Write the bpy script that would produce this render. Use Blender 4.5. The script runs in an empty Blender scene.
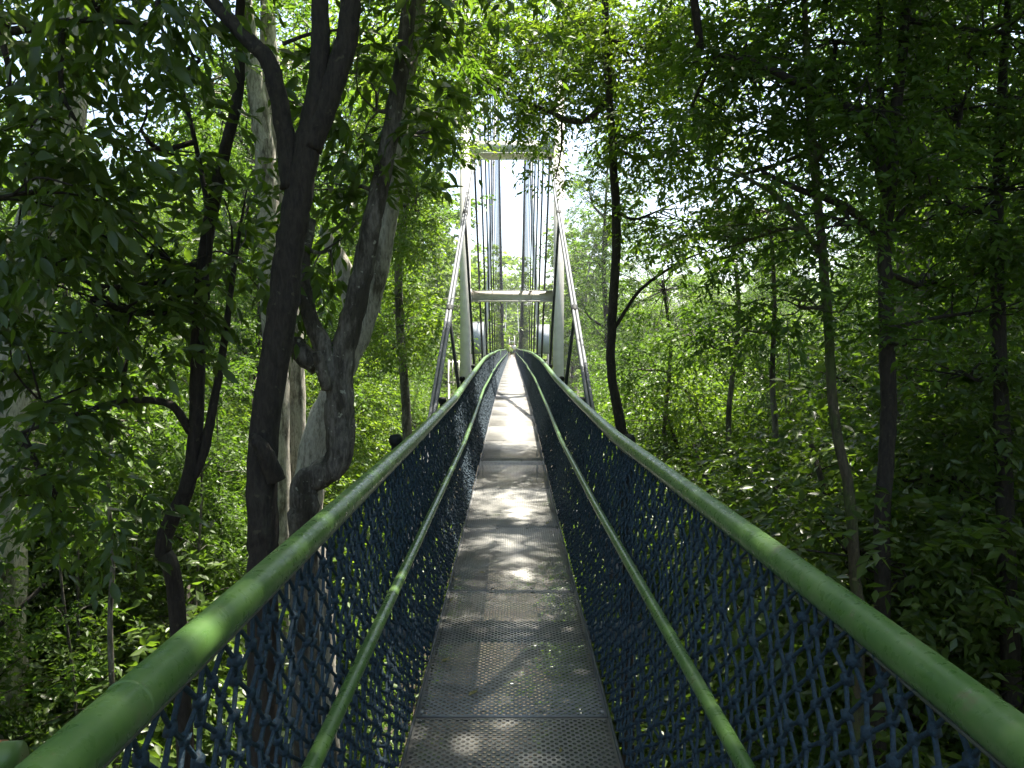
import bpy, bmesh, math, random, zlib
import numpy as np
from mathutils import Vector, Matrix

S = bpy.context.scene
COL = S.collection
RNG = np.random.default_rng(11)
random.seed(5)

# ------------------------------------------------------------------ camera
CAM = np.array([0.0, 0.0, 1.6])
F = 800.0
PITCH = math.atan(34 / F)
FWD = np.array([0, math.cos(PITCH), -math.sin(PITCH)])
UP = np.array([0, math.sin(PITCH), math.cos(PITCH)])
RT = np.array([1.0, 0, 0])

def at(px, py, d):
    v = RT * (px - 511.5) / F + UP * (384 - py) / F + FWD
    return CAM + v * (d / v[1])

cd = bpy.data.cameras.new('camera')
cd.sensor_width = 36
cd.lens = 36 * F / 1024
cd.clip_end = 3000
cd.clip_start = 0.05
cam = bpy.data.objects.new('camera', cd)
COL.objects.link(cam)
cam.location = CAM
cam.rotation_euler = (math.pi / 2 - PITCH, 0, 0)
S.camera = cam

# ------------------------------------------------------------------ tags
def tag(o, label=None, cat=None, group=None, kind=None):
    if label: o['label'] = label
    if cat: o['category'] = cat
    if group: o['group'] = group
    if kind: o['kind'] = kind
    return o

def empty(name, loc, label=None, cat=None, group=None):
    o = bpy.data.objects.new(name, None)
    COL.objects.link(o)
    o.location = loc
    o.empty_display_size = 0.2
    return tag(o, label, cat, group)

def link(name, mesh, parent=None, mat=None):
    o = bpy.data.objects.new(name, mesh)
    COL.objects.link(o)
    if parent is not None:
        o.parent = parent
    if mat is not None:
        mesh.materials.clear()
        mesh.materials.append(mat)
    return o

def copy_tree(o, parent=None):
    c = o.copy()
    COL.objects.link(c)
    if parent is not None: c.parent = parent
    for ch in list(o.children):
        copy_tree(ch, c)
    return c

# ------------------------------------------------------------------ mesh helpers (numpy)
class MB:
    """collects polygons of any size and links them as one mesh"""
    def __init__(self):
        self.v = []; self.lv = []; self.ls = []; self.n = 0
        self.tone = []
    def add(self, verts, faces, tone=None):
        verts = np.asarray(verts, float).reshape(-1, 3)
        for f in faces:
            self.lv.append(np.asarray(f, np.int64) + self.n); self.ls.append(np.array([len(f)]))
        self.v.append(verts)
        self.tone.append(np.full(len(verts), 0.5) if tone is None else np.asarray(tone, float))
        self.n += len(verts)
    def add_array(self, verts, faces, tone=None):
        """faces: (M,k) array"""
        verts = np.asarray(verts, float).reshape(-1, 3)
        self.lv.append((faces + self.n).ravel()); self.ls.append(np.full(len(faces), faces.shape[1]))
        self.v.append(verts)
        self.tone.append(np.full(len(verts), 0.5) if tone is None else np.asarray(tone, float))
        self.n += len(verts)
    def mesh(self, name, smooth=False, tone=False):
        V = np.concatenate(self.v); L = np.concatenate(self.lv); C = np.concatenate(self.ls)
        m = bpy.data.meshes.new(name)
        m.vertices.add(len(V)); m.vertices.foreach_set('co', V.astype(np.float32).ravel())
        m.loops.add(len(L)); m.loops.foreach_set('vertex_index', L.astype(np.int32))
        m.polygons.add(len(C))
        st = np.concatenate([[0], np.cumsum(C)[:-1]])
        m.polygons.foreach_set('loop_start', st.astype(np.int32))
        if smooth:
            m.polygons.foreach_set('use_smooth', np.ones(len(C), bool))
        if tone:
            a = m.attributes.new('tone', 'FLOAT', 'POINT')
            a.data.foreach_set('value', np.concatenate(self.tone).astype(np.float32))
        m.update(calc_edges=True)
        return m

def catmull(P, per=6):
    P = np.asarray(P, float)
    if len(P) < 3: 
        t = np.linspace(0, 1, per + 1)[:, None]
        return P[0] * (1 - t) + P[-1] * t
    Q = np.vstack([2 * P[0] - P[1], P, 2 * P[-1] - P[-2]])
    out = []
    for i in range(1, len(Q) - 2):
        p0, p1, p2, p3 = Q[i - 1], Q[i], Q[i + 1], Q[i + 2]
        for t in np.linspace(0, 1, per, endpoint=False):
            out.append(0.5 * ((2 * p1) + (-p0 + p2) * t + (2 * p0 - 5 * p1 + 4 * p2 - p3) * t * t + (-p0 + 3 * p1 - 3 * p2 + p3) * t ** 3))
    out.append(Q[-2])
    return np.array(out)

def tube(mb, P, R, sides=8, rough=0.0, rng=RNG, caps=True):
    """tube along the points P with radii R"""
    P = np.asarray(P, float); n = len(P)
    R = np.full(n, R) if np.isscalar(R) else np.asarray(R, float)
    T = np.gradient(P, axis=0); T /= np.linalg.norm(T, axis=1)[:, None] + 1e-9
    ref = np.array([0, 0, 1.0]) if abs(T[0][2]) < 0.9 else np.array([1.0, 0, 0])
    a = np.cross(T[0], ref); a /= np.linalg.norm(a)
    rings = []
    ang = np.linspace(0, 2 * math.pi, sides, endpoint=False)
    lump = rng.normal(0, 1, sides)
    for i in range(n):
        a = a - T[i] * np.dot(a, T[i]); a /= np.linalg.norm(a) + 1e-9
        b = np.cross(T[i], a)
        if rough:
            lump = 0.75 * lump + 0.66 * rng.normal(0, 1, sides)
            rr = R[i] * (1 + rough * lump)
        else:
            rr = np.full(sides, R[i])
        rings.append(P[i] + (np.cos(ang) * rr)[:, None] * a + (np.sin(ang) * rr)[:, None] * b)
    V = np.concatenate(rings)
    i = np.arange(n - 1)[:, None] * sides; j = np.arange(sides)[None, :]; k = (j + 1) % sides
    Fc = np.stack([i + j, i + k, i + sides + k, i + sides + j], -1).reshape(-1, 4)
    mb.add_array(V, Fc)
    if caps:
        mb.lv.append(np.arange(sides)[::-1] + mb.n - len(V)); mb.ls.append(np.array([sides]))
        mb.lv.append(np.arange(sides) + mb.n - sides); mb.ls.append(np.array([sides]))

def box(mb, c, s, rz=0.0):
    c = np.asarray(c, float); s = np.asarray(s, float) / 2
    q = np.array([[x, y, z] for z in (-1, 1) for x, y in ((-1, -1), (1, -1), (1, 1), (-1, 1))]) * s
    if rz:
        q = q @ np.array([[math.cos(rz), math.sin(rz), 0], [-math.sin(rz), math.cos(rz), 0], [0, 0, 1]])
    mb.add(q + c, [(3, 2, 1, 0), (4, 5, 6, 7), (0, 1, 5, 4), (1, 2, 6, 5), (2, 3, 7, 6), (3, 0, 4, 7)])

def unit(v):
    return v / (np.linalg.norm(v, axis=-1, keepdims=True) + 1e-9)

# leaf outlines: x across, y along, z up
LEAF_BIG_V = np.array([[0, 0, 0], [-.17, .28, .05], [.17, .28, .05], [-.19, .55, .045], [.19, .55, .045], [-.08, .85, -.03], [.08, .85, -.03], [0, 1.05, -.12], [0, .28, 0], [0, .55, 0.0], [0, .85, -.05]])
LEAF_BIG_F = [np.array([[0, 8, 1], [0, 2, 8], [5, 10, 7], [10, 6, 7]]), np.array([[1, 8, 9, 3], [8, 2, 4, 9], [3, 9, 10, 5], [9, 4, 6, 10]])]
LEAF_MID_V = np.array([[0, 0, 0], [-.19, .42, .06], [.19, .42, .06], [0, 1, -.08], [0, .45, 0]])
LEAF_MID_F = [np.array([[0, 4, 1], [0, 2, 4], [1, 4, 3], [4, 2, 3]])]
LEAF_FAR_V = np.array([[0, 0, 0], [-.22, .45, .07], [.22, .45, .07], [0, 1, -.03]])
LEAF_FAR_F = [np.array([[0, 3, 1], [0, 2, 3]])]
LEAVES = {'big': (LEAF_BIG_V, LEAF_BIG_F), 'mid': (LEAF_MID_V, LEAF_MID_F), 'far': (LEAF_FAR_V, LEAF_FAR_F)}

def in_clearing(p):
    """the gap in the forest that the walkway runs through"""
    x = np.abs(p[:, 0]); y = p[:, 1]; z = p[:, 2]
    near = (y < 9) & (x < 1.25) & (z < 2.9)
    mid = (y >= 9) & (y < 24) & (x < 1.25 + (y - 9) * 0.045) & (z < 2.9 + (y - 9) * 0.30)
    far = (y >= 24) & (x < 2.6 + np.clip((y - 24) * .05, 0, 5)) & (z < 40)
    cam = np.linalg.norm(p - CAM, axis=1) < 2.2
    return near | mid | far | cam

def leaf_mass(mb, centres, out_dirs, twigs=5, per=9, tlen=.5, leaf=.12, kind='mid', droop=.5, spread=.9, rng=RNG, carve=True, tone_c=None, flat=.6):
    """leafy twigs round the given points; every leaf is a small folded blade"""
    n = len(centres)
    if n == 0: return
    c = np.repeat(centres, twigs, 0); o = np.repeat(out_dirs, twigs, 0)
    tc = rng.uniform(0, 1, n) if tone_c is None else tone_c
    tc = np.repeat(tc, twigs)
    d = unit(o * .8 + rng.normal(0, spread, c.shape) * np.array([1, 1, .55]))
    L = tlen * rng.uniform(.6, 1.35, len(c))
    t = np.tile(np.linspace(.12, 1, per), (len(c), 1)) + rng.uniform(-.05, .05, (len(c), per))
    pos = c[:, None, :] + d[:, None, :] * (L[:, None] * t)[..., None]
    pos[..., 2] -= droop * .55 * L[:, None] * t ** 2
    tip = d[:, None, :] * .75 + np.array([0, 0, -1]) * (droop * t * .9)[..., None]
    side = unit(np.cross(d, np.array([0, 0, 1.0])) + 1e-4)
    sg = np.where(np.arange(per) % 2 == 0, 1.0, -1.0)[None, :, None]
    ld = unit(tip + side[:, None, :] * sg * .85 + rng.normal(0, .33, pos.shape) + np.array([0, 0, -.25 * droop]))
    nrm = unit(np.array([0, 0, 1.0]) * flat + rng.normal(0, .55, pos.shape))
    pos = pos.reshape(-1, 3); ld = ld.reshape(-1, 3); nrm = nrm.reshape(-1, 3)
    tone = np.repeat(tc, per) * .45 + rng.uniform(0, 1, len(pos)) * .55
    sz = leaf * rng.uniform(.55, 1.25, len(pos))
    if carve:
        k = ~in_clearing(pos)
        pos, ld, nrm, tone, sz = pos[k], ld[k], nrm[k], tone[k], sz[k]
    if len(pos) == 0: return
    xx = unit(np.cross(ld, nrm)); zz = np.cross(xx, ld)
    LV, LF = LEAVES[kind]
    V = pos[:, None, :] + sz[:, None, None] * (LV[None, :, 0, None] * xx[:, None, :] + LV[None, :, 1, None] * ld[:, None, :] + LV[None, :, 2, None] * zz[:, None, :])
    nv = len(LV); base = mb.n
    off = (np.arange(len(pos)) * nv)[:, None, None]
    first = True
    for Fc in LF:
        FA = (off + Fc[None]).reshape(-1, Fc.shape[1])
        mb.lv.append((FA + base).ravel()); mb.ls.append(np.full(len(FA), Fc.shape[1]))
    mb.v.append(V.reshape(-1, 3)); mb.tone.append(np.repeat(tone, nv)); mb.n += len(V) * nv

def lobe_points(c, r, n, rng=RNG, shell=.45):
    """points through an uneven ellipsoid, more of them near its skin"""
    u = unit(rng.normal(0, 1, (n, 3)))
    q = rng.uniform(shell ** 3, 1, n) ** (1 / 3)
    ph = rng.uniform(0, 6.28, 3)
    w = 1 + .22 * np.sin(3 * u[:, 0] + ph[0]) + .22 * np.sin(4 * u[:, 1] + ph[1]) + .18 * np.sin(5 * u[:, 2] + ph[2])
    return np.asarray(c) + u * (q * w)[:, None] * np.asarray(r), u

# ------------------------------------------------------------------ materials
def new_mat(name):
    m = bpy.data.materials.new(name); m.use_nodes = True
    nt = m.node_tree
    for n in list(nt.nodes): nt.nodes.remove(n)
    out = nt.nodes.new('ShaderNodeOutputMaterial')
    return m, nt, out

def N(nt, t, **kw):
    n = nt.nodes.new(t)
    for k, v in kw.items(): setattr(n, k, v)
    return n

def ramp(nt, stops):
    r = N(nt, 'ShaderNodeValToRGB')
    e = r.color_ramp.elements
    e[0].position, e[0].color = stops[0][0], (*stops[0][1], 1)
    e[1].position, e[1].color = stops[-1][0], (*stops[-1][1], 1)
    for p, c in stops[1:-1]:
        x = e.new(p); x.color = (*c, 1)
    return r

def leaf_mat(name, stops, trans, rough=.45, tr=.42, spec=.3):
    m, nt, out = new_mat(name)
    a = N(nt, 'ShaderNodeAttribute', attribute_name='tone')
    r = ramp(nt, stops); nt.links.new(a.outputs['Fac'], r.inputs[0])
    r2 = ramp(nt, trans); nt.links.new(a.outputs['Fac'], r2.inputs[0])
    p = N(nt, 'ShaderNodeBsdfPrincipled'); p.inputs['Roughness'].default_value = rough
    p.inputs['Specular IOR Level'].default_value = spec
    nt.links.new(r.outputs[0], p.inputs['Base Color'])
    t = N(nt, 'ShaderNodeBsdfTranslucent'); nt.links.new(r2.outputs[0], t.inputs[0])
    mx = N(nt, 'ShaderNodeMixShader'); mx.inputs[0].default_value = tr
    nt.links.new(p.outputs[0], mx.inputs[1]); nt.links.new(t.outputs[0], mx.inputs[2])
    nt.links.new(mx.outputs[0], out.inputs[0])
    return m

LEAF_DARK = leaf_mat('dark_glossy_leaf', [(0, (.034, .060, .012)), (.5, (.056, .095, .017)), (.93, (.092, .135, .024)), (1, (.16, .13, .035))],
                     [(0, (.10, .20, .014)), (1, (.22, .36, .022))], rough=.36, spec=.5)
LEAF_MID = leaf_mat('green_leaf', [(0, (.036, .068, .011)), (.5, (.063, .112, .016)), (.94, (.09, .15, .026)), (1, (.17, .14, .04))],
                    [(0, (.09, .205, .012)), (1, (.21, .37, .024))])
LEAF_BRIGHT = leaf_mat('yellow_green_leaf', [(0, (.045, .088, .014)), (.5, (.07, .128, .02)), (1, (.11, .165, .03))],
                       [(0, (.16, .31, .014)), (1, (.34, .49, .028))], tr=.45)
LEAF_FAR = leaf_mat('far_tree_leaf', [(0, (.06, .11, .02)), (.5, (.10, .165, .03)), (1, (.15, .21, .045))],
                    [(0, (.18, .33, .03)), (1, (.32, .46, .04))], rough=.6)

def bark_mat(name, c1, c2, c3, patch=.5, scale=6., bump=.5, stretch=.35):
    m, nt, out = new_mat(name)
    tc = N(nt, 'ShaderNodeTexCoord')
    mp = N(nt, 'ShaderNodeMapping'); mp.inputs['Scale'].default_value = (1, 1, stretch)
    nt.links.new(tc.outputs['Object'], mp.inputs[0])
    n1 = N(nt, 'ShaderNodeTexNoise'); n1.inputs['Scale'].default_value = scale; n1.inputs['Detail'].default_value = 9; n1.inputs['Roughness'].default_value = .68
    n2 = N(nt, 'ShaderNodeTexNoise'); n2.inputs['Scale'].default_value = scale * 5; n2.inputs['Detail'].default_value = 6
    nt.links.new(mp.outputs[0], n1.inputs[0]); nt.links.new(mp.outputs[0], n2.inputs[0])
    r1 = ramp(nt, [(.36, c1), (.5, c2), (.64, c1)]); nt.links.new(n2.outputs[0], r1.inputs[0])
    r2 = ramp(nt, [(patch - .06, (0, 0, 0)), (patch + .06, (1, 1, 1))]); nt.links.new(n1.outputs[0], r2.inputs[0])
    mx = N(nt, 'ShaderNodeMixRGB'); nt.links.new(r2.outputs[0], mx.inputs[0]); nt.links.new(r1.outputs[0], mx.inputs[1]); mx.inputs[2].default_value = (*c3, 1)
    p = N(nt, 'ShaderNodeBsdfPrincipled'); p.inputs['Roughness'].default_value = .85
    nt.links.new(mx.outputs[0], p.inputs['Base Color'])
    # long cracks and flakes in the bark, and small lichen spots
    mc = N(nt, 'ShaderNodeMapping'); mc.inputs['Scale'].default_value = (1, 1, .22); nt.links.new(tc.outputs['Object'], mc.inputs[0])
    n3 = N(nt, 'ShaderNodeTexNoise'); n3.inputs['Scale'].default_value = 34; n3.inputs['Detail'].default_value = 8; n3.inputs['Roughness'].default_value = .7; n3.inputs['Distortion'].default_value = .6
    nt.links.new(mc.outputs[0], n3.inputs[0])
    cr = ramp(nt, [(.40, (.45,) * 3), (.52, (1,) * 3)]); nt.links.new(n3.outputs[0], cr.inputs[0])
    mm = N(nt, 'ShaderNodeMixRGB', blend_type='MULTIPLY'); mm.inputs[0].default_value = .8
    nt.links.new(mx.outputs[0], mm.inputs[1]); nt.links.new(cr.outputs[0], mm.inputs[2])
    vo = N(nt, 'ShaderNodeTexNoise'); vo.inputs['Scale'].default_value = 17; vo.inputs['Detail'].default_value = 3; nt.links.new(tc.outputs['Object'], vo.inputs[0])
    lr_ = ramp(nt, [(.66, (0,) * 3), (.70, (.65,) * 3)]); nt.links.new(vo.outputs[0], lr_.inputs[0])
    ml = N(nt, 'ShaderNodeMixRGB'); nt.links.new(lr_.outputs[0], ml.inputs[0]); nt.links.new(mm.outputs[0], ml.inputs[1])
    ml.inputs[2].default_value = (min(.5, c2[0] * 2.2), min(.5, c2[1] * 2.4), min(.45, c2[2] * 2.1), 1)
    nt.links.new(ml.outputs[0], p.inputs['Base Color'])
    b = N(nt, 'ShaderNodeBump'); b.inputs['Strength'].default_value = bump * 1.6; b.inputs['Distance'].default_value = .02
    ad = N(nt, 'ShaderNodeMath', operation='ADD'); nt.links.new(n1.outputs[0], ad.inputs[0]); nt.links.new(n3.outputs[0], ad.inputs[1])
    nt.links.new(ad.outputs[0], b.inputs['Height']); nt.links.new(b.outputs[0], p.inputs['Normal'])
    nt.links.new(p.outputs[0], out.inputs[0])
    return m

BARK_DARK = bark_mat('dark_brown_bark', (.022, .017, .012), (.042, .033, .024), (.055, .05, .034), patch=.62, scale=5)
BARK_PALE = bark_mat('pale_lichen_bark', (.44, .41, .34), (.56, .53, .45), (.13, .115, .085), patch=.56, scale=4.5, bump=.35)
BARK_MOSS = bark_mat('mossy_bark', (.07, .058, .036), (.11, .09, .055), (.075, .10, .025), patch=.5, scale=4)
BARK_GREY = bark_mat('grey_bark', (.15, .135, .11), (.25, .225, .19), (.06, .052, .038), patch=.5, scale=5)

def simple(name, col, rough=.5, metal=0., noise=0., nscale=30., spec=.5, bump=0.):
    m, nt, out = new_mat(name)
    p = N(nt, 'ShaderNodeBsdfPrincipled')
    p.inputs['Roughness'].default_value = rough; p.inputs['Metallic'].default_value = metal
    p.inputs['Specular IOR Level'].default_value = spec
    tc = N(nt, 'ShaderNodeTexCoord')
    n = N(nt, 'ShaderNodeTexNoise'); n.inputs['Scale'].default_value = nscale; n.inputs['Detail'].default_value = 6
    nt.links.new(tc.outputs['Object'], n.inputs[0])
    lo = tuple(c * (1 - noise) for c in col); hi = tuple(min(1, c * (1 + noise)) for c in col)
    r = ramp(nt, [(.3, lo), (.7, hi)]); nt.links.new(n.outputs[0], r.inputs[0])
    nt.links.new(r.outputs[0], p.inputs['Base Color'])
    if bump:
        b = N(nt, 'ShaderNodeBump'); b.inputs['Strength'].default_value = bump; b.inputs['Distance'].default_value = .004
        nt.links.new(n.outputs[0], b.inputs['Height']); nt.links.new(b.outputs[0], p.inputs['Normal'])
    nt.links.new(p.outputs[0], out.inputs[0])
    return m

def rail_mat():
    """worn green gloss paint with dull bird-lime and rust specks"""
    m, nt, out = new_mat('green_rail_paint')
    tc = N(nt, 'ShaderNodeTexCoord')
    a = N(nt, 'ShaderNodeTexNoise'); a.inputs['Scale'].default_value = 7; a.inputs['Detail'].default_value = 8; a.inputs['Roughness'].default_value = .65
    b = N(nt, 'ShaderNodeTexNoise'); b.inputs['Scale'].default_value = 46; b.inputs['Detail'].default_value = 5
    c = N(nt, 'ShaderNodeTexNoise'); c.inputs['Scale'].default_value = 14; c.inputs['Detail'].default_value = 10; c.inputs['Roughness'].default_value = .75
    for n in (a, b, c): nt.links.new(tc.outputs['Object'], n.inputs[0])
    r = ramp(nt, [(.3, (.058, .128, .030)), (.5, (.082, .160, .040)), (.72, (.135, .21, .075))]); nt.links.new(a.outputs[0], r.inputs[0])
    w = ramp(nt, [(.59, (0, 0, 0)), (.68, (1, 1, 1))]); nt.links.new(c.outputs[0], w.inputs[0])
    mx = N(nt, 'ShaderNodeMixRGB'); mx.inputs[2].default_value = (.17, .13, .08, 1)
    ml = N(nt, 'ShaderNodeMath', operation='MULTIPLY'); ml.inputs[1].default_value = .6
    nt.links.new(w.outputs[0], ml.inputs[0]); nt.links.new(ml.outputs[0], mx.inputs[0]); nt.links.new(r.outputs[0], mx.inputs[1])
    p = N(nt, 'ShaderNodeBsdfPrincipled')
    rr = ramp(nt, [(.35, (.24,) * 3), (.7, (.46,) * 3)]); nt.links.new(b.outputs[0], rr.inputs[0]); nt.links.new(rr.outputs[0], p.inputs['Roughness'])
    nt.links.new(mx.outputs[0], p.inputs['Base Color'])
    bp = N(nt, 'ShaderNodeBump'); bp.inputs['Strength'].default_value = .14; bp.inputs['Distance'].default_value = .003
    nt.links.new(b.outputs[0], bp.inputs['Height']); nt.links.new(bp.outputs[0], p.inputs['Normal'])
    nt.links.new(p.outputs[0], out.inputs[0])
    return m

def deck_mat():
    """steel tread plate pierced by staggered round holes one can see through"""
    m, nt, out = new_mat('perforated_steel')
    tc = N(nt, 'ShaderNodeTexCoord')
    mp = N(nt, 'ShaderNodeMapping'); mp.inputs['Rotation'].default_value = (0, 0, math.pi / 4); k = 1 / .0255
    mp.inputs['Scale'].default_value = (k, k, k)
    nt.links.new(tc.outputs['Object'], mp.inputs[0])
    fr = N(nt, 'ShaderNodeVectorMath', operation='FRACTION'); nt.links.new(mp.outputs[0], fr.inputs[0])
    sb = N(nt, 'ShaderNodeVectorMath', operation='SUBTRACT'); sb.inputs[1].default_value = (.5, .5, .5); nt.links.new(fr.outputs[0], sb.inputs[0])
    sx = N(nt, 'ShaderNodeSeparateXYZ'); nt.links.new(sb.outputs[0], sx.inputs[0])
    cx = N(nt, 'ShaderNodeCombineXYZ'); nt.links.new(sx.outputs[0], cx.inputs[0]); nt.links.new(sx.outputs[1], cx.inputs[1])
    ln = N(nt, 'ShaderNodeVectorMath', operation='LENGTH'); nt.links.new(cx.outputs[0], ln.inputs[0])
    lt = N(nt, 'ShaderNodeMath', operation='LESS_THAN'); lt.inputs[1].default_value = .335; nt.links.new(ln.outputs['Value'], lt.inputs[0])
    # no holes along the welded margins
    so = N(nt, 'ShaderNodeSeparateXYZ'); nt.links.new(tc.outputs['Object'], so.inputs[0])
    ax = N(nt, 'ShaderNodeMath', operation='ABSOLUTE'); nt.links.new(so.outputs[0], ax.inputs[0])
    mx1 = N(nt, 'ShaderNodeMath', operation='LESS_THAN'); mx1.inputs[1].default_value = .405; nt.links.new(ax.outputs[0], mx1.inputs[0])
    ay = N(nt, 'ShaderNodeMath', operation='ABSOLUTE'); nt.links.new(so.outputs[1], ay.inputs[0])
    my1 = N(nt, 'ShaderNodeMath', operation='LESS_THAN'); my1.inputs[1].default_value = .882; nt.links.new(ay.outputs[0], my1.inputs[0])
    h1 = N(nt, 'ShaderNodeMath', operation='MULTIPLY'); nt.links.new(lt.outputs[0], h1.inputs[0]); nt.links.new(mx1.outputs[0], h1.inputs[1])
    h2 = N(nt, 'ShaderNodeMath', operation='MULTIPLY'); nt.links.new(h1.outputs[0], h2.inputs[0]); nt.links.new(my1.outputs[0], h2.inputs[1])
    ge = N(nt, 'ShaderNodeNewGeometry')
    a = N(nt, 'ShaderNodeTexNoise'); a.inputs['Scale'].default_value = 3.2; a.inputs['Detail'].default_value = 9; a.inputs['Roughness'].default_value = .62
    b = N(nt, 'ShaderNodeTexNoise'); b.inputs['Scale'].default_value = 2.1; b.inputs['Detail'].default_value = 10; b.inputs['Roughness'].default_value = .7
    nt.links.new(ge.outputs['Position'], a.inputs[0]); nt.links.new(ge.outputs['Position'], b.inputs[0])
    r = ramp(nt, [(.3, (.205, .20, .185)), (.5, (.295, .29, .268)), (.72, (.385, .378, .35))]); nt.links.new(a.outputs[0], r.inputs[0])
    al = ramp(nt, [(.64, (0, 0, 0)), (.74, (.7, .7, .7))]); nt.links.new(b.outputs[0], al.inputs[0])
    mg = N(nt, 'ShaderNodeMixRGB'); nt.links.new(al.outputs[0], mg.inputs[0]); nt.links.new(r.outputs[0], mg.inputs[1]); mg.inputs[2].default_value = (.10, .13, .06, 1)
    p = N(nt, 'ShaderNodeBsdfPrincipled'); p.inputs['Roughness'].default_value = .52; p.inputs['Metallic'].default_value = .25
    nt.links.new(mg.outputs[0], p.inputs['Base Color'])
    tr = N(nt, 'ShaderNodeBsdfTransparent')
    ms = N(nt, 'ShaderNodeMixShader'); nt.links.new(h2.outputs[0], ms.inputs[0]); nt.links.new(p.outputs[0], ms.inputs[1]); nt.links.new(tr.outputs[0], ms.inputs[2])
    nt.links.new(ms.outputs[0], out.inputs[0])
    return m

RAIL = rail_mat()
DECK = deck_mat()
ROPE = simple('navy_rope', (.014, .034, .052), .7, noise=.5, nscale=160, bump=.6, spec=.4)
POSTM = simple('dark_post_paint', (.010, .013, .012), .7, noise=.3, spec=.25)
STEELDARK = simple('dark_galvanised_steel', (.10, .105, .11), .55, .4, noise=.3)
CABLE = simple('grey_wire_cable', (.13, .14, .15), .62, .2, noise=.25, nscale=50)
HANG = simple('dark_hanger_rod', (.022, .025, .028), .5, .3, noise=.3)
WHITEP = simple('white_tower_paint', (.80, .77, .74), .5, noise=.10, nscale=5)
PANELM = simple('pale_panel_paint', (.52, .55, .58), .6, noise=.1, nscale=4)
RUST = simple('rusty_steel', (.25, .11, .05), .85, noise=.5, nscale=40)
WIRE = simple('zinc_wire', (.16, .16, .14), .45, .5, noise=.2)

# ------------------------------------------------------------------ ground
def ground_z(x, y):
    return -6.6 + .10 * np.clip(np.abs(x) - 7, 0, 60) + .45 * np.sin(x * .31 + 1.3) * np.cos(y * .23) + .25 * np.sin(x * .9 + y * .6) - .25 * np.clip(9 - np.hypot(x, y - 2), 0, 9) * .2

def build_ground():
    xs = np.concatenate([np.linspace(-900, -70, 12), np.linspace(-60, 60, 121), np.linspace(70, 900, 12)])
    ys = np.concatenate([np.linspace(-300, -40, 8), np.linspace(-30, 90, 121), np.linspace(100, 1800, 22)])
    X, Y = np.meshgrid(xs, ys)
    Z = ground_z(X, Y) + RNG.normal(0, .05, X.shape)
    V = np.stack([X, Y, Z], -1).reshape(-1, 3)
    nx = len(xs); i = np.arange(len(ys) - 1)[:, None] * nx; j = np.arange(nx - 1)[None]
    Fc = np.stack([i + j, i + j + 1, i + j + 1 + nx, i + j + nx], -1).reshape(-1, 4)
    mb = MB(); mb.add_array(V, Fc)
    m, nt, out = new_mat('leaf_litter_soil')
    ge = N(nt, 'ShaderNodeNewGeometry')
    a = N(nt, 'ShaderNodeTexVoronoi'); a.inputs['Scale'].default_value = 9
    b = N(nt, 'ShaderNodeTexNoise'); b.inputs['Scale'].default_value = 2.; b.inputs['Detail'].default_value = 8
    nt.links.new(ge.outputs['Position'], a.inputs[0]); nt.links.new(ge.outputs['Position'], b.inputs[0])
    r = ramp(nt, [(0, (.022, .016, .010)), (.5, (.045, .032, .018)), (1, (.085, .06, .033))]); nt.links.new(a.outputs['Color'], r.inputs[0])
    r2 = ramp(nt, [(.4, (.02, .015, .010)), (.65, (.034, .038, .016))]); nt.links.new(b.outputs[0], r2.inputs[0])
    mx = N(nt, 'ShaderNodeMixRGB'); mx.inputs[0].default_value = .5; nt.links.new(r.outputs[0], mx.inputs[1]); nt.links.new(r2.outputs[0], mx.inputs[2])
    p = N(nt, 'ShaderNodeBsdfPrincipled'); p.inputs['Roughness'].default_value = .95; nt.links.new(mx.outputs[0], p.inputs['Base Color'])
    bp = N(nt, 'ShaderNodeBump'); bp.inputs['Strength'].default_value = .6; bp.inputs['Distance'].default_value = .05
    nt.links.new(a.outputs['Distance'], bp.inputs['Height']); nt.links.new(bp.outputs[0], p.inputs['Normal'])
    nt.links.new(p.outputs[0], out.inputs[0])
    tag(link('ground', mb.mesh('ground', True), None, m), 'brown leaf strewn forest floor below the walkway', None, None, 'structure')
build_ground()

# ------------------------------------------------------------------ footbridge
BAY = 3.3
Y0, NB = -5.0, 46
STA = Y0 + BAY * np.arange(NB + 1)          # post stations
def rise_raw(y):
    return np.interp(y, [-10, 3, 7.5, 12, 15, 20, 26, 34, 42, 60, 100, 200], [0, 0.005, .03, .17, .27, .38, .46, .50, .53, .56, .70, .8])
RISE = rise_raw(STA)
def rise(y): return np.interp(y, STA, RISE)
END = STA[-1]

bridge = empty('footbridge', (0, 0, 0), 'long narrow suspension footbridge with perforated steel deck, green handrails and navy rope netting', 'footbridge')

# deck plates
def deck_plate_mesh(w=.83, l=1.780, t=.013):
    mb = MB(); box(mb, (0, 0, -t / 2), (w, l, t))
    for x in (-.395, -.13, .13, .395):                        # bolt heads along both ends
        for y in (-l / 2 + .03, l / 2 - .03): tube(mb, np.array([[x, y, .0005], [x, y, .006], [x, y, .008]]), np.array([.011, .010, .006]), 8)
    return mb.mesh('deck_plate')
plate = deck_plate_mesh()
PL = 1.8
yk = 1.6 - PL * 4
first = True
while yk < END:
    ym = yk + PL / 2
    z0, z1 = rise(yk), rise(yk + PL)
    o = link('deck_plate', plate, bridge, DECK if first else None); first = False
    o.location = (0, ym, (z0 + z1) / 2 + random.uniform(-.002, .002))
    o.rotation_euler = (math.atan2(z1 - z0, PL), 0, 0)
    yk += PL

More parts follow.
